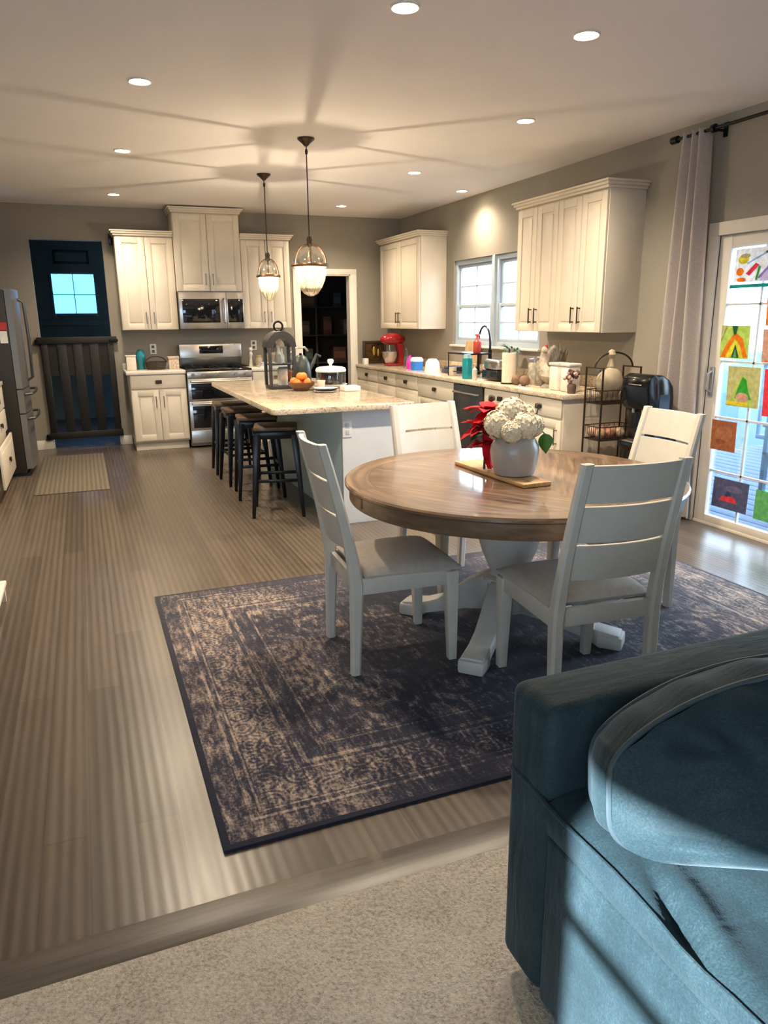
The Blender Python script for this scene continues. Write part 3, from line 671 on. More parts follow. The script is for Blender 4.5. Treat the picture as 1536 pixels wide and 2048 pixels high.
# ------------------------------------------------------------------ island
isl = thing('kitchen_island', 'white kitchen island with a speckled stone top and stools along one side', 'kitchen island', (1.67, 6.2, 0))
ISLW = mat('island paint', (.72, .73, .74), .4, var=.02)
MB().box(1.675, 2.15, 5.01, 7.38, .0, .845, .003).build('island_body', mat('island side daylit blue', (.56, .76, .82), .35, var=.02), isl)  # blue daylight on the stool side is put into the body colour
ep = MB().box(1.665, 2.16, 4.985, 5.01, 0, .845, .003)
ep.build('end_panel', ISLW, isl)
slab = MB(); poly = []
x0, x1, y0, y1, r = 1.135, 2.19, 4.86, 7.44, .05
for cx_, cy_, a in ((x1-r, y0+r, -90), (x1-r, y1-r, 0), (x0+r, y1-r, 90), (x0+r, y0+r, 180)):
    for i in range(7): t = math.radians(a+15*i); poly.append((cx_+r*math.cos(t), cy_+r*math.sin(t)))
slab.prism(poly, 'XY', .845, .885, bev=.006).build('countertop', GRAN, isl)
ol = MB().box(1.70-.036, 1.70+.036, 4.975, 4.985, .645, .765, .004, 0); op = ol.build('power_outlet', PLASTW, isl)
MB().box(1.685, 1.715, 4.971, 4.976, .665, .70, .004).box(1.685, 1.715, 4.971, 4.976, .712, .747, .004).build('socket', mat('socket grey', (.55, .54, .52), .4), op)

# ------------------------------------------------------------------ bar stools (metal, wooden seats)
def make_stool():
    t = thing('bar_stool', '', 'stool', (0, 0, 0), 'bar stools along the island')
    s = MB(); pl = []
    h, r = .165, .05
    for cx_, cy_, a in ((h-r, -h+r, -90), (h-r, h-r, 0), (-h+r, h-r, 90), (-h+r, -h+r, 180)):
        for i in range(6): q = math.radians(a+18*i); pl.append((cx_+r*math.cos(q), cy_+r*math.sin(q)))
    s.prism(pl, 'XY', .662, .690, bev=.006); s.build('seat', DKWOOD, t)
    MB().box(-.155, .155, -.155, .155, .600, .661, .012).build('seat_frame', BLACK, t)
    for sx in (-1, 1):
        for sy in (-1, 1):
            l = MB(); l.taper((sx*.19, sy*.19, 0), (sx*.140, sy*.140, .640), (.026, .026), (.052, .052), .006); l.build('leg', BLACK, t)
    for sy in (-1, 1): MB().box(-.155, .155, sy*.163-.006, sy*.163+.006, .27, .295, .003).build('footrest', BLACK, t)
    for sx in (-1, 1): MB().box(sx*.163-.006, sx*.163+.006, -.155, .155, .27, .295, .003).build('footrest', BLACK, t)
    return t
SP = [(1.315, 5.55, -.26, 'black metal bar stool with wooden seat, the one nearest the dining table'),
      (1.305, 6.20, -.10, 'black metal bar stool with wooden seat, second from the dining table'),
      (1.300, 6.80, .06, 'black metal bar stool with wooden seat, second from the range'),
      (1.300, 7.36, -.05, 'black metal bar stool with wooden seat, the one nearest the range')]
st0 = make_stool(); st0['label'] = SP[0][3]; st0.location = SP[0][:2]+(0,); st0.rotation_euler = (0, 0, SP[0][2])
for x, y, a, lb in SP[1:]: dup(st0, (x, y, 0), a, lb)

# ------------------------------------------------------------------ range, microwave, dishwasher, refrigerator
rg = thing('range', 'stainless double-oven range between the two short counters', 'range', (1.47, 9.2, 0))
MB().box(1.092, 1.850, 8.925, YB-.01, .02, .895, .004).build('body', STEELD, rg)
ct = MB().box(1.090, 1.852, 8.90, 9.47, .895, .915, .004); co = ct.build('cooktop', BLKGLASS, rg)
gr = MB()
for xx in (1.20, 1.47, 1.74):
    for yy in (9.0, 9.12, 9.26, 9.38): gr.box(xx-.10, xx+.10, yy-.006, yy+.006, .93, .943)
    gr.box(xx-.006, xx+.006, 8.97, 9.41, .93, .943); gr.box(xx-.10, xx-.09, 8.97, 8.98, .914, .932).box(xx+.09, xx+.10, 9.40, 9.41, .914, .932)
gr.build('burner_grate', BLACK, rg)
bg = MB().box(1.090, 1.852, 9.46, YB-.012, .915, 1.19, .008); bo = bg.build('backguard', STEEL, rg)
MB().box(1.33, 1.62, 9.455, 9.461, 1.075, 1.165, .003).build('display', BLKGLASS, bo)
MB().box(1.10, 1.842, 9.454, 9.461, .925, 1.03, .002).build('vent_panel', mat('range dark steel', (.10, .095, .09), .3, metal=.7), bo)
MB().box(1.092, 1.850, 8.895, 8.925, .815, .893, .004).build('control_panel', STEEL, rg)
for xx in (1.16, 1.28, 1.47, 1.66, 1.78):
    MB().cyl((xx, 8.895, .855), (xx, 8.865, .855), .022, .019).build('knob', STEEL, rg)
for z0, z1 in ((.555, .810), (.215, .550)):
    d = MB().box(1.096, 1.846, 8.895, 8.925, z0, z1, .004).build('oven_door', STEEL, rg)
    MB().box(1.13, 1.812, 8.890, 8.897, z0+.02, z1-.055, .003).build('oven_window', BLKGLASS, d)
    MB().tube([(1.13, 8.895, z1-.028), (1.13, 8.85, z1-.028), (1.812, 8.85, z1-.028), (1.812, 8.895, z1-.028)], .010, 10).build('handle', STEEL, d)
MB().box(1.096, 1.846, 8.897, 8.925, .06, .21, .004).build('drawer', STEEL, rg)

mw = thing('microwave', 'stainless over-the-range microwave under the tall cabinet', 'microwave', (1.468, 9.35, 1.365))
MB().box(1.090, 1.848, 9.16, YB-.01, 1.368, 1.798, .004).build('body', STEELD, mw)
dd = MB().box(1.092, 1.640, 9.135, 9.16, 1.375, 1.79, .004).build('door', STEEL, mw)
MB().box(1.128, 1.560, 9.130, 9.137, 1.445, 1.715, .004).build('door_window', BLKGLASS, dd)
MB().tube([(1.612, 9.135, 1.44), (1.612, 9.10, 1.45), (1.612, 9.09, 1.58), (1.612, 9.10, 1.71), (1.612, 9.135, 1.72)], .009, 8).build('handle', STEEL, dd)
MB().box(1.643, 1.846, 9.135, 9.16, 1.375, 1.79, .004).build('control_panel', STEEL, mw)
MB().box(1.655, 1.836, 9.131, 9.137, 1.445, 1.715, .003).build('keypad', BLKGLASS, mw)

dw = thing('dishwasher', 'dark stainless dishwasher set in the cabinet run under the counter', 'dishwasher', (3.43, 6.365, 0))
MB().box(3.435, 4.0, 6.072, 6.662, .10, .84, .003).build('body', BLACKP, dw)
d = MB().box(3.405, 3.435, 6.076, 6.658, .105, .838, .006).build('door', mat('slate steel', (.045, .048, .055), .3, metal=.4, var=.15, stretch=(1, 60, 1), scale=3), dw)
MB().tube([(3.405, 6.14, .765), (3.372, 6.14, .765), (3.372, 6.60, .765), (3.405, 6.60, .765)], .010, 8).build('handle', STEEL, d)
MB().box(3.47, 3.99, 6.08, 6.655, .0, .10).build('toe_kick', BLACKP, dw)

fr = thing('refrigerator', 'stainless french-door refrigerator with dark sides beside the hall opening', 'refrigerator', (-1.0, 8.38, 0))
MB().box(XL+.01, -.632, 7.93, 8.84, .03, 1.765, .008).build('body', FRSIDE, fr)
def frdoor(y0, y1, z0, z1, hy=None, hz=None):
    mb = MB(); n = 10
    def f(u, v):   # bowed front
        y = y0+(y1-y0)*u; g = math.sin(PI*(y-7.93)/.91)
        return (-.570+.028*g, y, z0+(z1-z0)*v)
    pl = [(-.628, y0)]+[(-.575+.028*math.sin(PI*min(1, max(0, (y0+(y1-y0)*i/n-7.93)/.91))), y0+(y1-y0)*i/n) for i in range(n+1)]+[(-.628, y1)]
    mb.prism(pl, 'XY', z0, z1, bev=.0); o = mb.build('door' if hz is None else 'freezer_drawer', FRDOOR, fr)
    return o
HND = mat('fridge handle', (.10, .10, .10), .3, metal=.7)
for y0, y1, hy in ((7.932, 8.382, 8.335), (8.388, 8.838, 8.435)):
    d = frdoor(y0, y1, .85, 1.775)
    MB().tube([(-.55, hy, .90), (-.50, hy, .93), (-.492, hy, 1.3), (-.50, hy, 1.66), (-.55, hy, 1.69)], .013, 10).build('handle', HND, d)
for z0, z1 in ((.615, .84), (.07, .605)):
    d = frdoor(7.932, 8.838, z0, z1, None, 1)
    MB().tube([(-.565, 7.99, z1-.05), (-.505, 8.0, z1-.045), (-.492, 8.2, z1-.045), (-.487, 8.38, z1-.045), (-.492, 8.56, z1-.045), (-.505, 8.76, z1-.045), (-.565, 8.78, z1-.05)], .013, 10).build('handle', HND, d)
MB().box(XL+.02, -.61, 7.94, 8.83, 0, .03).build('foot_rail', BLACKP, fr)
def flat(name, label, cat, x0, x1, z0, z1, y, col):
    return solo(name, MB().box(x0, x1, y-.002, y+.0005, z0, z1, 0), mat(label[:20], col, .6), label, cat, ((x0+x1)/2, y, (z0+z1)/2))
flat('fridge_magnet', 'red magnet on the dark side of the refrigerator', 'magnet', -.70, -.640, 1.40, 1.47, 7.929, (.45, .03, .03))
flat('hanging_note', 'small white note under the red magnet on the refrigerator side', 'paper', -.71, -.645, 1.28, 1.39, 7.929, (.75, .72, .68))

# ------------------------------------------------------------------ hall gate, runner, wall speaker, outlet
gt = thing('wooden_gate', 'dark wooden slatted gate standing across the hall opening', 'gate', (-.05, 9.52, 0))
gy0, gy1 = YB-.045, YB-.012
MB().box(-.485, .385, gy0-.012, gy1, 1.225, 1.30, .006).build('top_rail', GATEW, gt)
MB().box(-.465, .36, gy0-.012, gy1, .12, .20, .006).build('bottom_rail', GATEW, gt)
for xx in (-.445, .275): MB().box(xx, xx+.07, gy0, gy1, .20, 1.225, .004).build('stile', GATEW, gt)
for xx in (-.275, -.105, .075): MB().box(xx, xx+.10, gy0, gy1, .20, 1.225, .004).build('slat', GATEW, gt)
MB().box(-.375, .275, gy0+.012, gy1-.004, .86, 1.225).build('upper_panel', mat('gate panel', (.006, .0055, .005), .7), gt)
MB().box(.30, .40, gy0-.03, gy0-.012, 1.24, 1.27, .004).cyl((.385, gy0-.02, 1.255), (.385, YB-.001, 1.255), .012).build('latch', BLACK, gt)
for zz in (.15, 1.25): MB().box(-.50, -.44, gy0-.02, YB-.001, zz-.03, zz+.03, .006).build('hinge', BLACK, gt)
solo('runner_mat', MB().box(-.53, .10, 6.95, 8.98, 0, .008, .003), m_stripes('runner weave', (.095, .075, .053), (.140, .114, .082), 8.0), 'tan striped runner mat on the floor in front of the refrigerator', 'mat', (-.21, 7.96, 0))
solo('wall_speaker', MB().box(.405, .440, 9.49, YB-.001, 2.32, 2.45, .006), BLACKP, 'small dark box speaker on the wall above the hall opening corner', 'speaker', (.42, 9.52, 2.38))
def outlet(label, x, y, z):
    t = thing('wall_outlet', label, 'outlet', (x, y, z))
    MB().box(x-.038, x+.038, y-.007, y-.001, z-.06, z+.06, .003).build('cover_plate', PLASTW, t)
    for s in (-1, 1): MB().box(x-.017, x+.017, y-.010, y-.006, z+s*.027-.017, z+s*.027+.017, .004).build('socket', mat('socket dark', (.10, .09, .08), .5), t)
outlet('white wall outlet with dark sockets above the short pale counter', .795, YB, 1.14)
outlet('white outlet on the wall behind the spice bottles by the pantry doorway', 2.03, YB, 1.16)

# ------------------------------------------------------------------ pantry shelves and goods
ps = thing('pantry_shelving', 'dark shelving unit in the unlit pantry', 'shelving', (2.9, 11.0, 0))
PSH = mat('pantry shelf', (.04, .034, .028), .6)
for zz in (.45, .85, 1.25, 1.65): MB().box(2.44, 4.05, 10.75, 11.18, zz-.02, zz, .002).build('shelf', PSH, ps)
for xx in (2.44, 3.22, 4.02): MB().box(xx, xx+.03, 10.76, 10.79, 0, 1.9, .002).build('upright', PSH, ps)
PG = [(2.95, .45, .22, .20, (.25, .14, .07), 'brown carton on the lowest pantry shelf', 'box'), (3.55, .45, .26, .18, (.16, .13, .11), 'grey carton on the lowest pantry shelf', 'box'),
      (2.85, .85, .14, .24, (.30, .20, .10), 'tan box standing on the pantry shelf level with the counter', 'box'), (3.12, .85, .12, .20, (.14, .20, .16), 'green box on the pantry shelf level with the counter', 'box'), (3.60, .85, .2, .22, (.22, .10, .06), 'rust brown box on the pantry shelf level with the counter', 'box'),
      (3.05, 1.25, .18, .20, (.26, .22, .18), 'pale box on the pantry shelf at eye height', 'box'), (3.42, 1.25, .13, .26, (.20, .07, .05), 'red box on the pantry shelf at eye height', 'box'), (3.75, 1.25, .15, .22, (.28, .24, .20), 'beige box at the inner end of the eye height pantry shelf', 'box'),
      (3.15, 1.65, .24, .18, (.2, .15, .1), 'wide brown box on the topmost pantry shelf', 'box'), (3.58, 1.65, .12, .2, (.10, .12, .16), 'blue grey box on the topmost pantry shelf', 'box')]
for i, (x, z, w, h, c, lb, ct_) in enumerate(PG):
    b = MB(); b.box(x-w/2, x+w/2, 10.80, 11.02, z, z+h, .004).box(x-w/2+.01, x+w/2-.01, 10.797, 10.80, z+h*.25, z+h*.7, 0, 1)
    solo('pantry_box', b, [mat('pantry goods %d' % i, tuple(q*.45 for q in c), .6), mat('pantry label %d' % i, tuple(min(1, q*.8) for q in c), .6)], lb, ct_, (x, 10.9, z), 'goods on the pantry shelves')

# ------------------------------------------------------------------ ceiling lights
LENS = emitter('led lens', (1.0, .84, .58), 60.0)
TRIMW = mat('light trim', (.75, .70, .62), .4)
CL = [(1.41, 3.25, 'the nearer pair, over the dining table edge'), (2.33, 3.25, 'over the dining table toward the patio door'), (.44, 4.66, 'over the open floor before the stools'), (2.90, 4.67, 'over the gap between table and counter'),
      (.44, 6.47, 'over the walkway beside the stools'), (2.93, 6.55, 'over the aisle beside the island'), (.46, 8.62, 'before the wall cabinets by the hall'), (2.95, 8.66, 'before the pantry doorway'), (3.80, 7.30, 'above the sink and window')]
CLL = ['recessed round ceiling light at the top edge of the photo', 'recessed ceiling light above the dining table, on the patio door side', 'recessed ceiling light above open floor, between the dining table and stools',
       'recessed ceiling light above the aisle before the four-door wall cabinet', 'recessed ceiling light above the walkway level with the far stools', 'recessed ceiling light above the aisle beside the pendant lights',
       'recessed ceiling light just before the cabinets beside the hall opening', 'recessed ceiling light just before the pantry doorway', 'recessed ceiling light close above the sink and window']
first = None
for (x, y, _), lb in zip(CL, CLL):
    if first is None:
        t = thing('ceiling_light', lb, 'ceiling light', (x, y, ZC), 'recessed ceiling lights'); first = t
        MB().lathe([(.052, -.001), (.064, -.001), (.064, -.006), (.058, -.010), (.052, -.006), (.052, -.001)], (x, y, ZC), 32).build('trim_ring', TRIMW, t)
        MB().lathe([(.0, -.006), (.052, -.006), (.052, -.003), (0, -.003)], (x, y, ZC), 32).build('lens', LENS, t)
    else: t = dup(first, (x, y, ZC), None, lb)
    ld = bpy.data.lights.new('downlight', 'SPOT'); ld.energy = 165; ld.color = (1.0, .83, .62); ld.spot_size = math.radians(150); ld.spot_blend = .9; ld.shadow_soft_size = .06
    ld.energy *= .45 if x > 3.5 else (.72 if y > 8 else 1.0)
    lo = bpy.data.objects.new('downlight', ld); COL.objects.link(lo); lo.location = (x, y, ZC-.03)

# ------------------------------------------------------------------ pendants
def make_pendant(x, y, R, lb):
    t = thing('pendant_light', lb, 'pendant light', (x, y, ZC), 'pendant lights over the island')
    MB().lathe([(.0, 0), (.062, -.001), (.062, -.010), (.030, -.036), (.012, -.055), (.0, -.055)], (x, y, ZC), 24).build('ceiling_canopy', BRONZE, t)
    MB().tube([(x, y, ZC-.05), (x, y, 2.07)], .0045, 8).lathe([(0, 2.66), (.009, 2.665), (.011, 2.65), (.009, 2.632), (0, 2.628)], (x, y, 0), 12).build('cord', BRONZE, t)
    MB().lathe([(.0, 2.07), (.016, 2.068), (.022, 2.045), (.018, 2.02), (.024, 2.005), (.0, 2.0)], (x, y, 0), 16).build('socket_cap', BRONZE, t)
    for i in range(6):
        a = 2*PI*i/6+.3; pts = []
        for q in range(9):
            u = q/8; r = R*math.sin(u*PI/2)**.9; z = 2.015-.145*(1-math.cos(u*PI/2))-.0*u
            pts.append((x+r*math.cos(a), y+r*math.sin(a), z))
        MB().tube(pts, .0052, 6).build('cage_bar', BRASS, t)
    MB().lathe([(R-.008, 1.874), (R+.004, 1.874), (R+.008, 1.862), (R+.004, 1.850), (R-.008, 1.850), (R-.008, 1.874)], (x, y, 0), 40).build('cage_ring', BRASS, t)
    prof = [(R*.84, 1.852), (R*.86, 1.80), (R*.80, 1.757), (R*.62, 1.70), (R*.40, 1.660), (R*.17, 1.642), (0, 1.638)]
    b = MB(); b.grid(lambda u, v: (lambda q, f, m_: (x+m_*math.cos(2*PI*u), y+m_*math.sin(2*PI*u), f))(0, *(lambda k: (lambda i, w: (prof[i][1]*(1-w)+prof[i+1][1]*w, (prof[i][0]*(1-w)+prof[i+1][0]*w)*(1+.035*math.cos(24*PI*u))))(min(int(k), 5), k-min(int(k), 5)))(v*6)), 96, 18, closeu=True)
    b.build('glass_bowl', GLOWGL, t, ang=80)
    up = MB(); up.grid(lambda u, v: (x+R*.97*math.sin(v*PI/2)*math.cos(2*PI*u), y+R*.97*math.sin(v*PI/2)*math.sin(2*PI*u), 2.005-.14*(1-math.cos(v*PI/2))), 40, 8, closeu=True)
    up.build('glass_dome', CLEAR, t, ang=80)
    MB().tube([(x, y, 2.0), (x, y, 1.92)], .007, 8).lathe([(0, 1.93), (.014, 1.925), (.015, 1.885), (.0, 1.882)], (x, y, 0), 12).build('bulb_holder', BRASS, t)
    MB().lathe([(.010, 1.835), (.018, 1.825), (.024, 1.80), (.019, 1.775), (0, 1.762)], (x, y, 0), 16).build('bulb', emitter('bulb glow', (1.0, .80, .48), 30.0), t)
    ld = bpy.data.lights.new('pendant_bulb', 'POINT'); ld.energy = 22; ld.color = (1.0, .79, .55); ld.shadow_soft_size = .003
    lo = bpy.data.objects.new('pendant_bulb', ld); COL.objects.link(lo); lo.location = (x, y, 1.857)
make_pendant(1.66, 5.64, .135, 'caged glass pendant light over the dining table end of the island, the nearer pendant')
make_pendant(1.675, 7.07, .105, 'caged glass pendant light over the range end of the island, the farther pendant')

# ------------------------------------------------------------------ rug, dining table
RX0, RX1, RY0, RY1 = .225, 3.27, 1.82, 3.975
solo('area_rug', MB().box(RX0, RX1, RY0, RY1, 0, .012, .004), m_rug((RX1-RX0)/2, (RY1-RY0)/2), 'large navy and tan distressed area rug under the dining table', 'rug', ((RX0+RX1)/2, (RY0+RY1)/2, 0))
TX, TY = 1.767, 2.86
tb = thing('dining_table', 'round oak-top pedestal dining table with a white base on the rug', 'table', (TX, TY, .012))
MB().lathe([(0, .742), (.757, .742), (.765, .748), (.765, .758), (.758, .765), (0, .765)], (TX, TY, 0), 96).build('tabletop', OAK, tb)
MB().lathe([(.715, .675), (.742, .675), (.745, .68), (.745, .742), (.715, .742), (.715, .675)], (TX, TY, 0), 96).box(TX-.750, TX-.735, TY-.035, TY+.045, .69, .735, .003).build('apron', OAKRIM, tb)
PEDW = mat('pedestal paint', (.53, .51, .47), .42, var=.05)
MB().lathe([(0, .735), (.10, .735), (.105, .71), (.09, .69), (.10, .66), (.135, .60), (.150, .54), (.148, .48), (.128, .41), (.100, .345), (.085, .31), (.085, .295), (.115, .285), (.118, .265), (.10, .255), (.10, .12), (0, .12)], (TX, TY, 0), 40).build('pedestal', PEDW, tb)
MB().box(TX-.36, TX+.36, TY-.045, TY+.045, .69, .735, .004).box(TX-.045, TX+.045, TY-.36, TY+.36, .69, .735, .004).build('support_beam', PEDW, tb)
for i in range(4):
    a = math.radians(45+90*i-2); ca, sa = math.cos(a), math.sin(a)
    prof_t = [(.04, .275), (.13, .265), (.20, .225), (.27, .165), (.34, .115), (.42, .085), (.53, .070)]
    prof_b = [(.53, .0), (.44, .0), (.40, .028), (.30, .055), (.20, .085), (.10, .10), (.04, .11)]
    m_ = MB(); m_.prism(prof_t+prof_b, 'XZ', -.05, .05, bev=.006)
    m_.box(.435, .545, -.058, .058, 0, .062, .012)
    m_.bm.transform(Matrix.Translation((TX, TY, .012)) @ Matrix.Rotation(a, 4, 'Z'))
    m_.build('foot', PEDW, tb)

# ------------------------------------------------------------------ dining chairs
def make_chair(label):
    t = thing('dining_chair', label, 'chair', (0, 0, 0), 'white dining chairs around the table')
    tx = .192
    def py(z):   # rear post centre line
        return -.215 if z < .40 else -.215-.125*((z-.40)/.585)**1.25
    for sx in (-1, 1):
        zs = [0, .15, .30, .40, .50, .62, .75, .88, .985]
        pts = [(sx*(.205-.013*max(0, (z-.4))/.585), py(z)-(.012*(.40-z)/.4 if z < .4 else 0), z) for z in zs]
        secs = [(.042, .040), (.044, .044), (.046, .052), (.046, .056), (.046, .050), (.045, .044), (.044, .040), (.043, .037), (.042, .034)]
        MB().loftbar(pts, secs).build('back_post', CHAIRW, t)
        MB().taper((sx*.205, .215, 0), (sx*.205, .205, .415), (.036, .036), (.056, .056), .004).build('leg', CHAIRW, t)
    for z0, z1 in ((.842, .978), (.693, .828), (.545, .680)):
        n = 14
        def f(u, v, z0=z0, z1=z1):
            x = -.178+.356*u; z = z0+(z1-z0)*v; bow = -.026*(1-(2*u-1)**2)
            return x, z, bow
        s = MB(); g = []
        for i in range(n+1):
            col_ = []
            for (v, dy) in ((0, -.010), (0, .010), (1, .010), (1, -.010)):
                x, z, bow = f(i/n, v); col_.append(s.bm.verts.new((x, py(z)+bow+dy, z)))
            g.append(col_)
        for a, b in zip(g, g[1:]):
            for q in range(4): s.bm.faces.new([a[q], b[q], b[(q+1) % 4], a[(q+1) % 4]])
        s.bm.faces.new(g[0]); s.bm.faces.new(g[-1][::-1]); bmesh.ops.recalc_face_normals(s.bm, faces=s.bm.faces[:])
        s.build('back_slat', CHAIRW, t)
    MB().box(-.185, .185, -.222, -.198, .355, .425, .003).box(-.185, .185, .196, .218, .355, .425, .003).box(-.222, -.198, -.20, .20, .355, .425, .003).box(.198, .222, -.20, .20, .355, .425, .003).build('seat_frame', CHAIRW, t)
    cu = MB()
    def top(u, v):
        x, y = -.232+.464*u, -.185+.43*v
        e = (1-abs(2*u-1)**4)*(1-abs(2*v-1)**4)
        return (x*(1-.04*(1-v)), y, .434+.038*e**.5)
    cu.grid(top, 20, 20)
    def side(u, v):
        k = u*4; i = int(k) % 4; w = k-int(k)
        q = [(w, 0), (1, w), (1-w, 1), (0, 1-w)][i]; a = top(*q)
        return (a[0]*(1-.03*v), a[1]-.006*v*(a[1]/.2), a[2]-.014*v)
    cu.grid(side, 80, 2); cu.box(-.218, .218, -.178, .236, .419, .428)
    bmesh.ops.remove_doubles(cu.bm, verts=cu.bm.verts[:], dist=1e-5); bmesh.ops.recalc_face_normals(cu.bm, faces=cu.bm.faces[:])
    cu.build('seat', SEATF, t, ang=60)
    return t
CH = [(1.170, 2.885, math.radians(-93), 'white slat-back dining chair on the stool side of the table, seen side on'),
      (1.722, 2.285, math.radians(-5), 'white slat-back dining chair closest to the sofa, seen from behind'),
      (1.815, 3.525, math.radians(186), 'white slat-back dining chair behind the table in front of the island'),
      (2.455, 2.985, math.radians(89), 'white slat-back dining chair on the patio door side of the table')]
ch0 = make_chair(CH[0][3]); ch0.location = (CH[0][0], CH[0][1], .012); ch0.rotation_euler = (0, 0, CH[0][2])
for x, y, a, lb in CH[1:]: dup(ch0, (x, y, .012), a, lb)

# ------------------------------------------------------------------ table centrepiece
ZT = .765
sb = MB(); sb.box(-.072, .072, -.30, .30, 0, .020, .006)
sb.bm.transform(Matrix.Translation((1.728, 2.90, ZT)) @ Matrix.Rotation(math.radians(2), 4, 'Z'))
solo('serving_board', sb, BOARDW, 'long light wooden serving board on the dining table under the vase', 'board', (1.728, 2.90, ZT))
VX, VY, VZ = 1.742, 2.80, ZT+.020
vs = MB().lathe([(0, 0), (.078, 0), (.088, .006), (.100, .05), (.108, .10), (.106, .13), (.092, .160), (.070, .178), (.060, .182), (.056, .178), (.060, .165), (.085, .13), (.08, .03), (0, .02)], (VX, VY, VZ), 40)
solo('flower_vase', vs, VASE, 'round grey-white ceramic vase on the wooden serving board', 'vase', (VX, VY, VZ))
fl = thing('flower_bunch', 'bunch of cream hydrangea heads in the round vase', 'flowers', (VX, VY, VZ+.165))
def petals(c, r, n, seed, pr=.016):
    """flower head: many small folded petals over a lumpy ball"""
    rnd = random.Random(seed); mb = MB(); mb.ball(c, r*.86, lump=.16, freq=4.0, seed=seed)
    for i in range(n):
        z = 1-2*(i+.5)/n; q = i*2.39996; s_ = math.sqrt(max(0, 1-z*z)); d = Vector((s_*math.cos(q), s_*math.sin(q), z))
        p = Vector(c)+d*r*rnd.uniform(.88, 1.04); a = d.orthogonal().normalized(); b = d.cross(a); th = rnd.uniform(0, 6.28)
        for k in range(4):
            w = th+k*PI/2; e = a*math.cos(w)+b*math.sin(w); f_ = d.cross(e)
            mb.bm.faces.new([mb.bm.verts.new(p), mb.bm.verts.new(p+e*pr*.6+f_*pr*.5+d*.004), mb.bm.verts.new(p+e*pr*1.15+d*.001), mb.bm.verts.new(p+e*pr*.6-f_*pr*.5+d*.004)])
    return mb
for i, (dx, dy, dz, r) in enumerate(((-.075, .02, .060, .062), (-.005, .03, .105, .068), (.060, .04, .080, .058), (.015, -.045, .055, .062), (-.055, -.06, .035, .045), (.078, -.02, .052, .045))):
    petals((VX+dx, VY+dy, VZ+.165+dz), r, 90, i+1).build('flower_head', PETALW, fl, ang=60)
sm = MB()
for i in range(7): a = i*.9; sm.tube([(VX+.035*math.cos(a), VY+.035*math.sin(a), VZ+.06), (VX+.05*math.cos(a), VY+.05*math.sin(a), VZ+.20)], .005, 6)
sm.build('stem', STEMD, fl)
def leaf(mb, c, d, nrm, ln, w, mi=0, curl=.2):
    d = Vector(d).normalized(); nrm = Vector(nrm).normalized(); s_ = d.cross(nrm); c = Vector(c)
    def f(u, v):
        a = math.sin(PI*min(1, u**.8))*w*(1-.25*u); y = (2*v-1)
        return c+d*ln*u+s_*a*y+nrm*(.25*abs(y)*a-curl*ln*u*u)
    mb.grid(f, 8, 4, mi)
lf = MB(); leaf(lf, (VX+.118, VY-.05, VZ+.185), (.12, -.05, -1), (-.3, -1, .3), .095, .040, curl=.05)
lf.tube([(VX+.05, VY, VZ+.165), (VX+.095, VY-.03, VZ+.205), (VX+.118, VY-.05, VZ+.185)], .003, 6); lf.build('leaf', LEAF, fl)
tw = MB(); tw.tube([(VX+.06, VY, VZ+.17), (VX+.10, VY, VZ+.23), (VX+.115, VY, VZ+.295)], .003, 6).ball((VX+.117, VY, VZ+.30), .014, seg=8, lump=.3); tw.build('twig', STEMD, fl)
px_, py_, pz_ = 1.683, 2.965, ZT+.020
pt = thing('poinsettia', 'red poinsettia spray with a hanging tail behind the vase', 'flowers', (px_, py_, pz_))
rp_ = MB(); rnd = random.Random(3)
for c, n, ln, w in (((px_+.015, py_, pz_+.27), 14, .115, .042), ((px_-.035, py_-.02, pz_+.20), 12, .10, .038), ((px_-.005, py_-.015, pz_+.13), 12, .085, .036)):
    for i in range(n):
        a = 2*PI*i/n+rnd.uniform(-.2, .2); el = rnd.uniform(-.5, .6)
        leaf(rp_, c, (math.cos(a), math.sin(a), el), (-.3*math.cos(a), -.3*math.sin(a), 1), ln*rnd.uniform(.8, 1.15), w, curl=.25)
rp_.build('petals', RED, pt, ang=60)
rb = MB(); rb.grid(lambda u, v: (px_-.005+.062*(v-.5)*(1-.3*u)+.03*u+.006*math.sin(u*7), py_-.02+.012*math.sin(v*6+u*3), pz_+.22-.218*u), 16, 6)
rb.build('ribbon_tail', RED, pt, ang=60)
gl = MB()
for a in (.6, 2.2, 3.6, 5.0): leaf(gl, (px_-.01, py_, pz_+.17), (math.cos(a), math.sin(a), -.1), (0, 0, 1), .10, .03)
gl.build('leaves', mat('dark leaf', (.02, .045, .012), .5), pt, ang=60)
MB().tube([(px_, py_, pz_), (px_+.005, py_, pz_+.15), (px_+.02, py_, pz_+.28)], .006, 8).ball((px_+.03, py_, pz_+.325), .017, seg=8, lump=.3, mi=0).build('stem', STEMD, pt)

# ------------------------------------------------------------------ sofa
sf = thing('sofa', 'dark teal velvet sofa with a plump back cushion in the foreground', 'sofa', (1.6, .3, .012))
SX0, SX1, SY_0, SY_1 = .76, 2.75, -1.0, 1.21
MB().box(SX0+.004, SX1, SY_0, 1.06, .05, .462, .012, seg=3).build('base', VELVET, sf)
MB().box(SX0, SX1, 1.058, SY_1, .05, .735, .030, seg=4).build('armrest', VELVET, sf)
MB().box(2.45, 2.75, SY_0, 1.057, .462, .90, .05, seg=4).build('backrest', VELVET, sf)
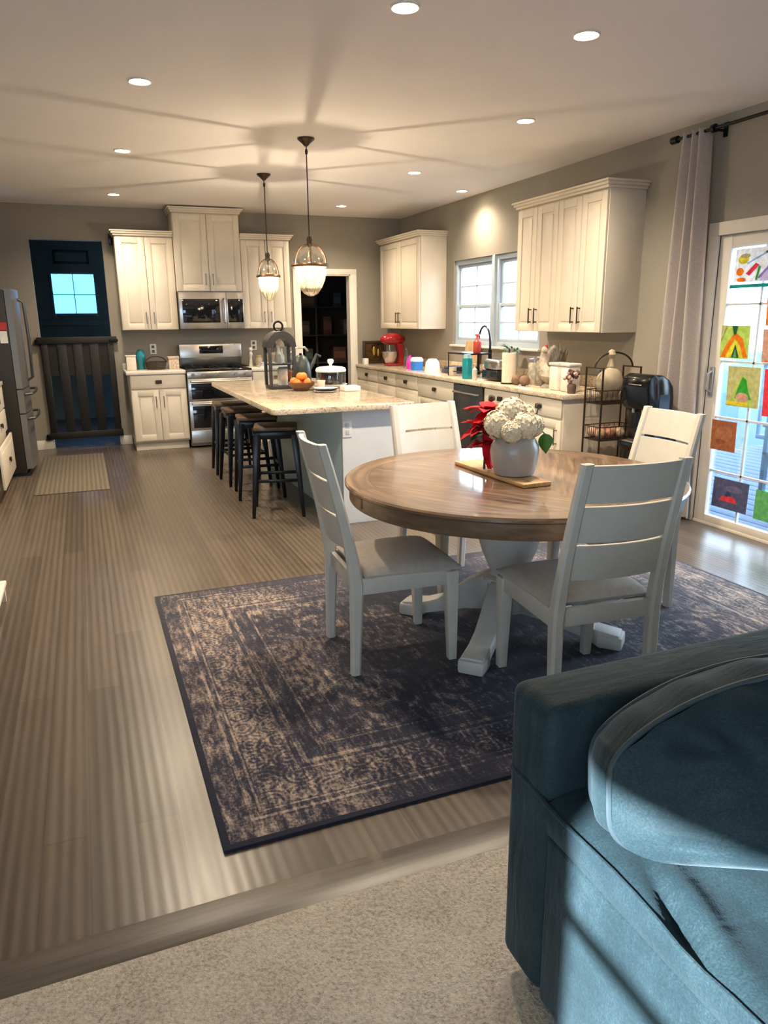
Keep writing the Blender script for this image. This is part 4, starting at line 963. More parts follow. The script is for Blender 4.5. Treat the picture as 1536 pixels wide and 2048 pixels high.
# seat cushion with a soft crown and a valley near the back cushion
sc = MB()
def seat_top(u, v):
    x = SX0+(SX1-SX0)*u; y = SY_0+(1.056-SY_0)*v
    du = min(u*(SX1-SX0), .05)/.05
    z = .545+.012*math.sin(min(1, u*3)*PI/2)-.012*(1-du)**2
    q = .800-(.79-y)*.25; z -= .026*math.exp(-((x-q)/.014)**2-((y-.735)/.07)**2); z += .014*math.exp(-((x-q-.04)/.025)**2-((y-.72)/.10)**2)+.007*mnoise.noise(Vector((x*9, y*4, 1)))
    z -= .012*math.exp(-((x-.90)/.03)**2)*(1 if y < .9 else 0)*abs(math.sin(y*4))
    z += .004*mnoise.noise(Vector((x*6, y*6, 0)))
    return (x, y, z)
sc.grid(seat_top, 200, 140)
def seat_side(u, v):
    y = SY_0+(1.056-SY_0)*u; p = seat_top(0, u)
    return (SX0-.004*math.sin(PI*v)+.006*v*v, y, p[2]-(p[2]-.462)*v)
sc.grid(seat_side, 60, 6)
sc.grid(lambda u, v: (SX0+(SX1-SX0)*u, SY_0, .54-.08*v), 10, 2)
sc.build('seat_cushion', VELVET, sf, ang=60)
MB().tube([(SX0-.001, SY_0+(1.056-SY_0)*i/40, seat_top(0, i/40)[2]) for i in range(41)]+[(SX0-.001, 1.12, .540), (SX0-.001, 1.18, .538), (SX0+.006, 1.206, .537)], .0045, 8).build('welt', VELVET, sf)
# pleats of the slip skirt on the end face
def cushion(W, Tk, Hh):
    """boxed cushion: gusset + two crowned faces, corners rounded in the face plane"""
    mb = MB(); n = 56
    def sq(u, v):
        a, b = 2*u-1, 2*v-1
        # square -> superellipse disc
        e = 4.2; r = max(abs(a), abs(b))
        if r < 1e-6: return 0, 0
        th = math.atan2(b, a); c_, s_ = math.cos(th), math.sin(th)
        rad = (abs(c_)**e+abs(s_)**e)**(-1/e)
        return r*rad*c_, r*rad*s_
    def face(sgn):
        def f(u, v):
            a, b = sq(u, v); e = max(0, (1-abs(a)**2.2)*(1-abs(b)**2.2))
            puff = (.125-.03*b)*e**.75
            wr = .016*math.sin(a*34+b*7+4*mnoise.noise(Vector((a*3, b*3, 2))))*max(0, b)*e**.5*(1-.5*e)+.012*mnoise.noise(Vector((a*4, b*5, sgn)))*e+.006*mnoise.noise(Vector((a*11, b*13, sgn)))*e
            top_crown = .12*(1-a*a)*max(0, b)
            return (a*W/2, sgn*(Tk/2+puff+wr), b*Hh/2+top_crown)
        return f
    mb.grid(face(-1), n, n); mb.grid(face(1), n, n)
    rim = []
    m_ = 240
    for i in range(m_):
        th = 2*PI*i/m_; c_, s_ = math.cos(th), math.sin(th); rad = (abs(c_)**4.2+abs(s_)**4.2)**(-1/4.2)
        a, b = rad*c_, rad*s_; rim.append((a*W/2, b*Hh/2+.12*(1-a*a)*max(0, b), c_, s_))
    m_ = m_
    mb.grid(lambda u, v: (rim[int(round(u*m_)) % m_][0]+.012*rim[int(round(u*m_)) % m_][2]*math.sin(PI*v), -Tk/2+Tk*v, rim[int(round(u*m_)) % m_][1]+(.012*rim[int(round(u*m_)) % m_][3]+.005*math.sin(u*170+3*mnoise.noise(Vector((u*20, 0, 0)))))*math.sin(PI*v)), m_, 8, closeu=True)
    return mb, rim
CW, CT, CHh = .86, .13, .22
mb, rim = cushion(CW, CT, CHh)
CM = Matrix.Translation((1.185, .770, .640)) @ Matrix.Rotation(math.radians(-24), 4, 'Z') @ Matrix.Rotation(math.radians(-15), 4, 'X')
mb.bm.transform(CM)
bc = mb.build('back_cushion', VELVET, sf, ang=50)
for s_ in (-1, 1):
    MB().tube([CM @ Vector((r[0], s_*CT/2, r[1])) for r in rim], .006, 8, closed=True).build('piping', mat('piping velvet', (.022, .036, .045), .6), bc)
for x, y in ((SX0+.10, 1.12), (SX0+.10, -.85), (2.6, 1.12), (2.6, -.85)): MB().box(x-.03, x+.03, y-.03, y+.03, .012, .055, .004).build('leg', SOFALEG, sf)

# ------------------------------------------------------------------ curtain and rod
cr = thing('curtain_rod', 'thin black curtain rod on the wall above the patio door', 'curtain rod', (3.97, 3.2, 2.645))
MB().tube([(3.965, 4.42, 2.645), (3.965, 1.90, 2.645)], .011, 12).build('rod', BLACK, cr)
MB().lathe([(0, -.03), (.024, -.028), (.026, 0), (.024, .028), (0, .03)], M=Matrix.Translation((3.965, 4.44, 2.645)) @ Matrix.Rotation(PI/2, 4, 'X')).build('finial', BLACK, cr)
for yy in (4.09, 2.0): MB().box(3.955, XR-.001, yy-.006, yy+.006, 2.63, 2.645, .002).box(XR-.010, XR-.001, yy-.018, yy+.018, 2.60, 2.69, .003).lathe([(0.013, -.012), (.026, -.012), (.026, .012), (.013, .012)], M=Matrix.Translation((3.965, yy, 2.645)) @ Matrix.Rotation(PI/2, 4, 'X')).build('bracket', BLACK, cr)
cu = MB()
def cfn(u, v):
    z = 2.665-2.64*v
    ya = 4.385+(.11+.05*v)*v**.8; yb = 4.125-.115*v**.8
    k = u*7.0; fold = math.sin(k*2*PI/1.0*.5+.4*math.sin(v*3))
    x = 3.975+(.040+.012*v)*fold+.010*math.sin(u*31+v*2)
    return (x, ya+(yb-ya)*u+.012*math.sin(v*5+u*9)*v, z)
cu.grid(cfn, 120, 50)
solo('curtain', cu, CURT, 'long beige curtain panel gathered beside the patio door', 'curtain', (3.97, 4.25, .03), ang=80)

# ------------------------------------------------------------------ paintings taped to the door glass
def pcol(n, c):
    """brushy paint on thin paper: lets some of the daylight behind it through"""
    nm = 'paint '+n
    if nm in MATS: return MATS[nm]
    m, nt, out = _new(nm)
    d = N(nt, 'ShaderNodeBsdfDiffuse'); t = N(nt, 'ShaderNodeBsdfTranslucent')
    tc = N(nt, 'ShaderNodeTexCoord'); nz = N(nt, 'ShaderNodeTexNoise', Scale=32.0, Detail=3.0); L(nt, tc.outputs['Object'], nz.inputs['Vector'])
    col = ramp(nt, nz.outputs['Fac'], [(.3, tuple(x*.8 for x in c)), (.7, tuple(min(1, x*1.2) for x in c))])
    L(nt, col, d.inputs['Color']); L(nt, col, t.inputs['Color'])
    mx = N(nt, 'ShaderNodeMixShader', Fac=.22); L(nt, d.outputs[0], mx.inputs[1]); L(nt, t.outputs[0], mx.inputs[2]); L(nt, mx.outputs[0], out.inputs['Surface']); return m
PX = XR-.004
def painting(label, y1, y0, z0, z1, bg, shapes, tilt=0.0):
    """paper on the glass; shapes are polygons in (u,v), u from the far edge (y1) toward the near edge (y0)"""
    mb = MB(); mats = [bg]; e = .0018
    def P(u, v, d): return (PX-d, y1+(y0-y1)*u+tilt*(v-.5)*.05, z0+(z1-z0)*v)
    q = [P(0, 0, 0), P(1, 0, 0), P(1, 1, 0), P(0, 1, 0)]; q2 = [P(0, 0, e), P(1, 0, e), P(1, 1, e), P(0, 1, e)]
    mb.card(q[::-1]); mb.card(q2)
    for i in range(4): mb.card([q[i], q[(i+1) % 4], q2[(i+1) % 4], q2[i]])
    for n, (m_, poly_) in enumerate(shapes):
        if m_ not in mats: mats.append(m_)
        mb.card([P(u, v, e+.0006*(n+1)) for u, v in poly_], mats.index(m_))
    return solo('painting', mb, mats, label, 'painting', (PX, (y0+y1)/2, (z0+z1)/2), "children's paintings on the door glass")
def ell(cx_, cy_, rx, ry, n=14, rot=0): return [(cx_+rx*math.cos(2*PI*i/n)*math.cos(rot)-ry*math.sin(2*PI*i/n)*math.sin(rot), cy_+rx*math.cos(2*PI*i/n)*math.sin(rot)+ry*math.sin(2*PI*i/n)*math.cos(rot)) for i in range(n)]
def stroke(p, q, w):
    d = (Vector(q)-Vector(p)); nrm = Vector((-d.y, d.x)).normalized()*w/2
    return [(p[0]+nrm.x, p[1]+nrm.y), (q[0]+nrm.x, q[1]+nrm.y), (q[0]-nrm.x, q[1]-nrm.y), (p[0]-nrm.x, p[1]-nrm.y)]
Wp = pcol('white', (.85, .86, .88)); Ye = pcol('yellow', (.75, .65, .05)); Or = pcol('orange', (.85, .22, .02)); Gr = pcol('green', (.05, .38, .05)); LG = pcol('lime', (.45, .58, .14)); DG = pcol('dark green', (.03, .13, .05))
Rd = pcol('red', (.72, .06, .09)); Pu = pcol('purple', (.30, .22, .60)); Li = pcol('lilac', (.62, .55, .82)); Bl = pcol('sky blue', (.30, .55, .85)); Nb = pcol('slate blue', (.10, .11, .20)); Br = pcol('terracotta', (.36, .13, .06)); Pk = pcol('salmon', (.62, .36, .26)); Ol = pcol('olive', (.50, .48, .22)); Te = pcol('teal', (.02, .30, .28)); Gg = pcol('leaf green', (.14, .44, .16))
painting('white painting with coloured strokes, topmost on the door glass', 3.895, 3.56, 1.675, 1.885, Wp, [(Bl, stroke((.3, .55), (.75, .85), .05)), (Ye, ell(.2, .68, .13, .13)), (Ol, ell(.24, .78, .12, .07)), (Or, ell(.14, .32, .09, .12)), (Rd, stroke((.33, .22), (.55, .52), .11)), (Gr, stroke((.55, .05), (.60, .45), .05)), (Li, [(.62, .02), (.98, .02), (.98, .5), (.86, .55)]), (Pu, stroke((.6, .1), (.95, .62), .06)), (Nb, stroke((.72, .84), (.98, .9), .06)), (Or, ell(.2, .08, .11, .06))])
solo('tape_strip', MB().box(PX-.004, PX-.0002, 3.56, 3.92, 1.640, 1.662, 0), Te, 'dark teal strip on the glass under the topmost white painting', 'strip', (PX, 3.74, 1.65))
painting('green painting with a big orange arch, beside the curtain', 3.950, 3.712, 1.185, 1.40, LG, [(Or, [(.02, .02), (.22, .45), (.5, .8), (.78, .6), (.98, .05), (.84, .02), (.68, .42), (.5, .60), (.36, .38), (.2, .02)]), (Ye, [(.22, .03), (.38, .36), (.5, .56), (.66, .4), (.82, .03)]), (DG, [(.42, .03), (.54, .44), (.7, .03)]), (DG, [(.38, 1), (.46, .72), (.54, .74), (.58, 1)]), (Ol, [(.02, .5), (.2, .98), (.02, .98)]), (Gg, [(.5, .04), (.55, .3), (.62, .04)])], .1)
painting('olive painting of a pointed green shape, below the orange arch', 3.855, 3.590, .87, 1.135, Ol, [(LG, [(.12, .03), (.3, .55), (.46, .78), (.62, .72), (.72, .4), (.86, .03)]), (Gr, [(.26, .2), (.38, .55), (.48, .75), (.60, .68), (.66, .45), (.78, .2)]), (Pk, ell(.5, .24, .2, .12)), (Ye, [(.02, .02), (.7, .02), (.7, .12), (.02, .12)])], .2)
painting('plain red painting beside the olive one', 3.555, 3.33, .83, 1.13, Rd, [(pcol('crimson', (.5, .03, .05)), ell(.5, .4, .3, .12))], .3)
painting('square terracotta painting behind the chair top rail', 3.950, 3.735, .555, .762, Br, [(pcol('brick', (.42, .17, .09)), ell(.5, .55, .36, .25)), (pcol('rust', (.30, .10, .05)), ell(.4, .3, .2, .08))], .1)
painting('slate blue painting with a red mound, low on the glass', 3.882, 3.580, .155, .365, Nb, [(Rd, [(.2, .25), (.3, .42), (.5, .48), (.66, .42), (.72, .25)]), (pcol('grey blue', (.05, .07, .14)), [(.36, .42), (.45, .78), (.55, .45)]), (pcol('violet', (.16, .15, .28)), ell(.6, .7, .25, .12))], -.1)
painting('leaf green painting low on the glass next to the slate blue one', 3.520, 3.26, .145, .345, Gg, [(Gr, [(.5, .1), (.98, .1), (.98, .95), (.55, .95)]), (DG, stroke((.5, .1), (.55, .9), .06))])
painting('small orange painting above the salmon one', 3.605, 3.37, 1.40, 1.59, Or, [(pcol('peach', (.85, .45, .16)), [(0.02, .55), (.98, .55), (.98, .98), (.02, .98)])], .2)
painting('plain salmon painting below the small orange one', 3.605, 3.37, 1.17, 1.378, Pk, [(Or, stroke((.1, .04), (.9, .04), .05)), (pcol('rose', (.70, .45, .36)), ell(.5, .6, .3, .2))], .2)
painting('dark teal painting at the height of the terracotta square', 3.44, 3.22, .53, .74, Te, [(DG, ell(.5, .5, .3, .25))])

# ------------------------------------------------------------------ water cooler and basket stand at the end of the counter
WX0, WX1, WY_0, WY_1 = 3.62, 3.86, 4.12, 4.40
wc = thing('water_cooler', 'glossy black water dispenser standing between the counter and curtain', 'water dispenser', ((WX0+WX1)/2, (WY_0+WY_1)/2, 0))
prof = [(WX0+.02, 0), (WX0+.02, .52), (WX0, .54), (WX0, .58), (WX0+.08, .585), (WX0+.08, .80), (WX0+.02, .83), (WX0, .98), (WX0+.01, 1.045), (WX0+.06, 1.07), (WX0+.13, 1.065), (WX1-.05, 1.03), (WX1-.012, .98), (WX1, .90), (WX1, 0)]
MB().prism(prof, 'XZ', WY_0, WY_1, bev=.012).build('body', mat('cooler black', (.004, .005, .007), .16, var=.1, spec=.35), wc)
MB().box(WX0-.004, WX0+.095, WY_0+.05, WY_1-.05, .580, .592, .004).build('drip_tray', STEEL, wc)
for yy in (WY_0+.09, WY_1-.09): MB().cyl((WX0+.055, yy, .79), (WX0+.055, yy, .84), .014).build('spout', STEEL, wc)
MB().box(WX0+.002, WX0+.012, WY_0+.07, WY_1-.07, .985, 1.0, .003).build('button_strip', STEEL, wc)
MB().box(WX0+.11, WX0+.20, WY_0-.003, WY_0+.002, .62, .93, .0).build('side_panel', mat('cooler side blue glint', (.012, .03, .055), .25), wc)  # thin plate coloured blue for the daylight reflected on this side
bx0, bx1, by0, by1 = 3.555, 3.90, 4.53, 4.73
bs = thing('basket_stand', 'dark wire basket stand with an arched handle at the end of the counter', 'basket stand', ((bx0+bx1)/2, (by0+by1)/2, 0))
for x in (bx0, bx1):
    for y in (by0, by1): MB().tube([(x, y, 0), (x, y, 1.10 if y == by1 or 1 else .9)], .0075, 8).build('post', BRONZE, bs)
hb = []
for i in range(17):
    a = PI*i/16; hb.append(((bx0+bx1)/2-(bx1-bx0)/2*math.cos(a)*1.02, (by0+by1)/2, 1.09+.115*math.sin(a)))
MB().tube(hb, .007, 8).tube([(bx0, by0, 1.095), (bx0, by1, 1.095)], .006, 8).tube([(bx1, by0, 1.095), (bx1, by1, 1.095)], .006, 8).build('handle', BRONZE, bs)
BZ = (.20, .56, .83, .0)
for z in (.20, .555, .83):
    b = MB()
    for zz in (z, z+.10): b.tube([(bx0, by0, zz), (bx1, by0, zz), (bx1, by1, zz), (bx0, by1, zz)], .004, 6, closed=True)
    for i in range(1, 7): b.tube([(bx0+(bx1-bx0)*i/7, by0, z+.10), (bx0+(bx1-bx0)*i/7, by0, z), (bx0+(bx1-bx0)*i/7, by1, z), (bx0+(bx1-bx0)*i/7, by1, z+.10)], .0022, 5)
    for i in range(1, 8): b.tube([(bx0, by0+(by1-by0)*i/8, z+.10), (bx0, by0+(by1-by0)*i/8, z), (bx1, by0+(by1-by0)*i/8, z), (bx1, by0+(by1-by0)*i/8, z+.10)], .0022, 5)
    b.build('basket', BRONZE, bs)
# goods in the baskets
loaf = MB(); loaf.ball((3.70, 4.63, .985), (.11, .085, .11), lump=.12, freq=1.5)
loaf.lathe([(.03, 1.10), (.022, 1.125), (.012, 1.16), (.034, 1.19), (.02, 1.22), (.0, 1.23)], (3.70, 4.63, 0), 12)
solo('flour_sack', loaf, mat('sack tan', (.40, .32, .22), .8, var=.15), 'tan tied sack standing on the upper basket of the stand', 'sack', (3.70, 4.63, .875))
ONC = [(.48, .30, .20), (.36, .16, .10), (.55, .38, .26)]
k = 0
for i, (dx, dy) in enumerate(((-.12, -.05), (-.03, -.05), (.06, -.05), (-.12, .045), (-.03, .045), (.06, .045))):
    o = MB().ball((3.72+dx, 4.63+dy, .605), (.042, .042, .038), lump=.1, freq=2, seed=i)
    solo('onion', o, mat('onion %d' % (i % 3), ONC[i % 3], .45, var=.2), 'brown onion in the middle basket of the stand', 'onion', (3.72+dx, 4.63+dy, .567), 'onions in the middle basket')
for i, (dx, dy, c) in enumerate(((-.12, -.045, 0), (-.02, -.05, 1), (.08, -.04, 1), (-.10, .05, 0), (.0, .05, 1))):
    o = MB().ball((3.72+dx, 4.63+dy, .250), (.045, .045, .042), lump=.06, freq=2, seed=i+9)
    solo('clementine', o, mat('clementine %d' % c, ((.62, .17, .03), (.40, .12, .04))[c], .4, var=.15), 'orange fruit in the lowest basket of the stand', 'fruit', (3.72+dx, 4.63+dy, .208), 'fruit in the lowest basket')

# ------------------------------------------------------------------ items on the island
lt = thing('lantern', 'tall dark arched lantern with a ring handle on the island', 'lantern', (1.585, 6.42, .885))
lx, ly = 1.585, 6.42
LNW = mat('lantern grey metal', (.045, .045, .05), .45, metal=.4, var=.2)
MB().box(lx-.115, lx+.115, ly-.10, ly+.10, .885, .915, .006).build('base', LNW, lt)
for sx in (-1, 1):
    for sy in (-1, 1): MB().box(lx+sx*.105-.013, lx+sx*.105+.013, ly+sy*.09-.013, ly+sy*.09+.013, .91, 1.26, .003).build('post', LNW, lt)
rf = MB(); arc = [(lx-.125, 1.24)]+[(lx-.125*math.cos(PI*i/12), 1.25+.125*math.sin(PI*i/12)) for i in range(13)]+[(lx+.125, 1.24)]
inn = [(lx+.075, 1.24)]+[(lx+.075*math.cos(PI*i/10), 1.24+.075*math.sin(PI*i/10)) for i in range(11)]+[(lx-.075, 1.24)]
rf.prism(arc+inn, 'XZ', ly-.105, ly+.105); rf.build('arched_roof', LNW, lt)
MB().tube([(lx+.038*math.cos(2*PI*i/24), ly, 1.415+.038*math.sin(2*PI*i/24)) for i in range(24)], .009, 8, closed=True).build('ring_handle', BLACK, lt)
for sy in (-1, 1): MB().box(lx-.092, lx+.092, ly+sy*.092-.002, ly+sy*.092+.002, .915, 1.24).build('pane', CLEAR, lt)
MB().box(lx-.105, lx+.105, ly-.09, ly+.09, 1.09, 1.10, .002).build('shelf', LNW, lt)
solo('pillar_candle', MB().lathe([(0, .915), (.045, .915), (.045, 1.05), (.038, 1.056), (0, 1.05)], (lx+.02, ly, 0), 20), mat('candle wax', (.78, .74, .66), .5), 'white pillar candle in the bottom of the lantern', 'candle', (lx+.02, ly, .915))
solo('ceramic_bottle', MB().lathe([(0, 1.10), (.032, 1.10), (.036, 1.15), (.018, 1.20), (.014, 1.24), (.018, 1.25), (0, 1.25)], (lx-.01, ly, 0), 18), mat('bottle cream', (.62, .60, .52), .3), 'small cream bottle on the upper shelf inside the lantern', 'bottle', (lx-.01, ly, 1.10))
fx, fy = 1.695, 6.14
solo('fruit_bowl', MB().lathe([(0, .885), (.06, .885), (.07, .90), (.105, .925), (.118, .955), (.112, .955), (.098, .93), (.06, .905), (0, .902)], (fx, fy, 0), 30), m_wood('bowl wood', (.09, .035, .015), (.22, .10, .045), .4, (10, 10, 30)), 'brown wooden bowl of oranges on the island beside the lantern', 'bowl', (fx, fy, .885))
for i, (dx, dy, dz) in enumerate(((-.045, -.03, 0), (.042, -.035, 0), (.0, .045, 0), (-.055, .035, .01), (.058, .03, .005), (-.01, -.005, .052), (.025, .02, .05))):
    solo('orange', MB().ball((fx+dx, fy+dy, .950+dz), .034, lump=.02), mat('orange peel', (.85, .24, .03), .45, var=.12, scale=50, bump=.2, bscale=300), 'bright orange in the wooden bowl on the island', 'orange', (fx+dx, fy+dy, .915+dz), 'oranges in the island bowl')
# glass-domed cake stand
gx, gy = 1.985, 6.22
cd = thing('cake_stand', 'glass-domed cake stand with a white knob on the island', 'cake stand', (gx, gy, .885))
MB().lathe([(0, .885), (.07, .885), (.055, .895), (.05, .905), (.135, .915), (.142, .922), (0, .922)], (gx, gy, 0), 36).build('plate', PLASTW, cd)
MB().lathe([(.128, .922), (.13, .96), (.13, 1.03), (.122, 1.052), (.10, 1.062), (.06, 1.068), (.02, 1.07)], (gx, gy, 0), 36).build('glass_cover', CLEAR, cd, ang=80)
MB().lathe([(.131, 1.028), (.134, 1.04), (.125, 1.06), (.10, 1.069), (.03, 1.076), (0, 1.076), (0, 1.073), (.1, 1.066), (.122, 1.055), (.130, 1.038), (.131, 1.028)], (gx, gy, 0), 36).build('lid_rim', PLASTW, cd)
MB().lathe([(0, 1.072), (.012, 1.072), (.012, 1.09), (.026, 1.105), (.028, 1.125), (.02, 1.135), (0, 1.135)], (gx, gy, 0), 20).build('knob', PLASTW, cd)
solo('chocolate_cake', MB().lathe([(0, .922), (.088, .922), (.09, .93), (.088, 1.0), (.08, 1.01), (0, 1.012)], (gx+.01, gy, 0), 28), mat('cake brown', (.025, .016, .012), .6, var=.3), 'dark round cake under the glass dome', 'cake', (gx+.01, gy, .922))
# espresso/kettle-like grey pitcher behind
kx, ky = 1.83, 6.62
kt = thing('kettle', 'grey-green kettle with a long spout behind the fruit bowl', 'kettle', (kx, ky, .885))
KG = mat('kettle grey green', (.035, .05, .047), .4, metal=.2, var=.15)
MB().lathe([(0, .885), (.082, .885), (.09, .90), (.092, 1.0), (.078, 1.09), (.05, 1.14), (.03, 1.155), (0, 1.157)], (kx, ky, 0), 30).build('body', KG, kt)
MB().tube([(kx+.075, ky, 1.03), (kx+.12, ky, 1.09), (kx+.15, ky, 1.16), (kx+.19, ky, 1.14)], [.022, .016, .012, .010], 10).build('spout', KG, kt)
MB().tube([(kx-.07, ky, 1.07), (kx-.11, ky, 1.15), (kx-.05, ky, 1.22), (kx+.04, ky, 1.225), (kx+.07, ky, 1.19)], .010, 8).build('handle', STEEL, kt)
MB().lathe([(0, 1.153), (.012, 1.155), (.016, 1.17), (0, 1.178)], (kx, ky, 0), 14).build('lid_knob', BLACK, kt)
solo('coffee_tin', MB().lathe([(0, .885), (.05, .885), (.052, .89), (.052, 1.03), (.054, 1.032), (.054, 1.05), (0, 1.05)], (1.70, 6.72, 0), 24), mat('tin green', (.03, .10, .055), .4), 'dark green tin behind the fruit bowl beside the kettle', 'tin', (1.70, 6.72, .885))
def plate_stack(x, y, n):
    for i in range(n):
        z = .885+i*.011
        solo('plate', MB().lathe([(0, z), (.06, z), (.095, z+.010), (.10, z+.014), (.092, z+.013), (.06, z+.004), (0, z+.004)], (x, y, 0), 30), PLASTW if i != 1 else BLACKP, ('white plate at the bottom of the small stack on the island', 'black plate in the middle of the small stack on the island', 'white plate on top of the small stack on the island')[i], 'plate', (x, y, z))
plate_stack(1.835, 5.90, 3)
solo('napkin_box', MB().box(1.99, 2.13, 5.86, 6.00, .885, .925, .005).box(2.02, 2.10, 5.91, 5.95, .925, .930, .002), PLASTW, 'flat white box on the island beside the plates', 'box', (2.06, 5.93, .885))
solo('paper_cup', MB().lathe([(0, .885), (.028, .885), (.036, .965), (.039, .968), (.035, .968), (.027, .89), (0, .89)], (1.845, 6.06, 0), 20), mat('cup cream', (.72, .66, .54), .6), 'cream paper cup between the plates and the fruit bowl', 'cup', (1.845, 6.06, .885))

# ------------------------------------------------------------------ items on the back counters
ZB = .912
solo('canister', MB().box(.455, .565, 9.22, 9.33, ZB, 1.07, .010).box(.450, .570, 9.215, 9.335, 1.07, 1.085, .006), mat('canister cream', (.74, .66, .55), .45), 'square cream canister at the end of the counter by the hall', 'canister', (.51, 9.27, ZB))
solo('vase', MB().lathe([(0, ZB), (.04, ZB), (.042, .99), (.055, 1.03), (.058, 1.08), (.04, 1.13), (.022, 1.145), (0, 1.145)], (.63, 9.36, 0), 24), [mat('teal glass', (.02, .20, .26), .15)], 'teal glass bottle vase beside the cream canister', 'vase', (.63, 9.36, ZB))
bk_ = thing('bread_basket', 'dark basket with greenery on the short counter', 'basket', (.79, 9.28, ZB))
MB().lathe([(0, ZB), (.105, ZB), (.125, 1.0), (.118, 1.0), (.10, .925), (0, .92)], (.79, 9.28, 0), 28).build('bowl', mat('basket dark', (.045, .03, .02), .8, var=.3, bump=.6, bscale=90), bk_)
MB().tube([(.79-.12*math.cos(PI*i/12), 9.28, .99+.075*math.sin(PI*i/12)) for i in range(13)], .007, 8).build('handle', mat('basket rim', (.03, .022, .016), .7), bk_)
gh = MB(); rnd = random.Random(5)
for i in range(40): a = rnd.uniform(0, 6.28); leaf(gh, (.79+.05*math.cos(a), 9.28+.05*math.sin(a), .965), (math.cos(a), math.sin(a), rnd.uniform(.0, .9)), (0, 0, 1), .07, .014)
gh.build('greenery', mat('olive leaf', (.13, .13, .04), .6, var=.3), bk_)
solo('recipe_box', MB().box(.935, 1.055, 9.25, 9.36, ZB, 1.03, .005).box(.93, 1.06, 9.245, 9.365, 1.03, 1.06, .005), mat('patterned box', (.55, .44, .33), .6, var=.45, scale=60), 'speckled tan box on the short counter against the range', 'box', (.995, 9.30, ZB))
solo('pepper_mill', MB().lathe([(0, ZB), (.028, ZB), (.018, .97), (.016, 1.03), (.026, 1.05), (.024, 1.075), (.014, 1.085), (.03, 1.115), (.022, 1.14), (0, 1.145)], (1.93, 9.30, 0), 18), [mat('mill white', (.66, .62, .56), .4)], 'white turned pepper mill beside the range', 'mill', (1.93, 9.30, ZB))
solo('glass_jar', MB().lathe([(0, ZB), (.045, ZB), (.048, 1.0), (.035, 1.02), (.037, 1.05), (0, 1.05)], (2.02, 9.24, 0), 20), mat('jar tan', (.34, .29, .20), .25), 'squat tan jar between the pepper mill and utensil crock', 'jar', (2.02, 9.24, ZB))
uc = thing('utensil_crock', 'patterned crock holding dark cooking utensils near the pantry doorway', 'crock', (2.16, 9.22, ZB))
MB().lathe([(0, ZB), (.062, ZB), (.066, 1.08), (.060, 1.08), (.055, .93), (0, .93)], (2.16, 9.22, 0), 26).build('crock', mat('crock pattern', (.48, .34, .27), .4, var=.6, scale=28), uc)
for i, (dx, dy) in enumerate(((-.03, 0), (.0, .02), (.03, -.01), (.01, -.03))):
    MB().tube([(2.16+dx*.5, 9.22+dy*.5, .94), (2.16+dx*1.6, 9.22+dy*1.6, 1.14)], .006, 6).ball((2.16+dx*1.75, 9.22+dy*1.75, 1.17), (.026, .014, .036), seg=8).build('utensil', (BLACKP, DKWOOD)[i % 2], uc)
solo('soap_bottle', MB().lathe([(0, ZB), (.03, ZB), (.032, 1.03), (.014, 1.06), (.012, 1.12), (0, 1.12)], (2.31, 9.24, 0), 18), mat('bottle white', (.72, .72, .70), .3), 'slim white bottle at the pantry end of the short counter', 'bottle', (2.31, 9.24, ZB))
for i, (w, dz) in enumerate(((.17, .0), (.155, .022), (.14, .040))):
    solo('magazine', MB().box(2.14-w, 2.14+w, 8.95, 9.13, ZB+dz, ZB+dz+(.022 if i == 0 else .018)-.001, .003), mat('paper %d' % i, (.68-.05*i, .67-.04*i, .68), .6), ('large white binder at the bottom of the flat stack beside the range', 'white folder in the middle of the flat stack beside the range', 'white pad on top of the flat stack beside the range')[i], 'paper', (2.14, 9.04, ZB+dz))

# ------------------------------------------------------------------ items along the right counter
ZR = .885
def lat(name, prof_, x, y, m_, lb, cat, seg=20): return solo(name, MB().lathe([(r, ZR+z) for r, z in prof_], (x, y, 0), seg), m_, lb, cat, (x, y, ZR))
pf = thing('picture_frame', 'dark gold decorative tray leaning in the far counter corner', 'tray', (3.66, 9.46, ZR))
MB().box(3.50, 3.80, 9.47, 9.50, ZR, 1.17, .008).build('panel', mat('tray bronze', (.09, .045, .015), .35, metal=.5, var=.6, scale=18), pf)
MB().box(3.485, 3.515, 9.455, 9.50, ZR, 1.185, .006).box(3.785, 3.815, 9.455, 9.50, ZR, 1.185, .006).box(3.5, 3.8, 9.455, 9.5, 1.155, 1.185, .006).box(3.5, 3.8, 9.455, 9.5, ZR, ZR+.03, .006).build('frame', mat('tray rim', (.035, .022, .014), .4), pf)
MB().ball((3.64, 9.465, 1.05), (.022, .012, .06)).ball((3.70, 9.465, 1.03), (.015, .01, .05)).build('ornament', mat('gold', (.62, .42, .10), .3, metal=.8), pf)
solo('small_box', MB().box(3.43, 3.49, 9.28, 9.36, ZR, .965, .005), PLASTW, 'small white box at the pantry end of the long counter', 'box', (3.46, 9.32, ZR))
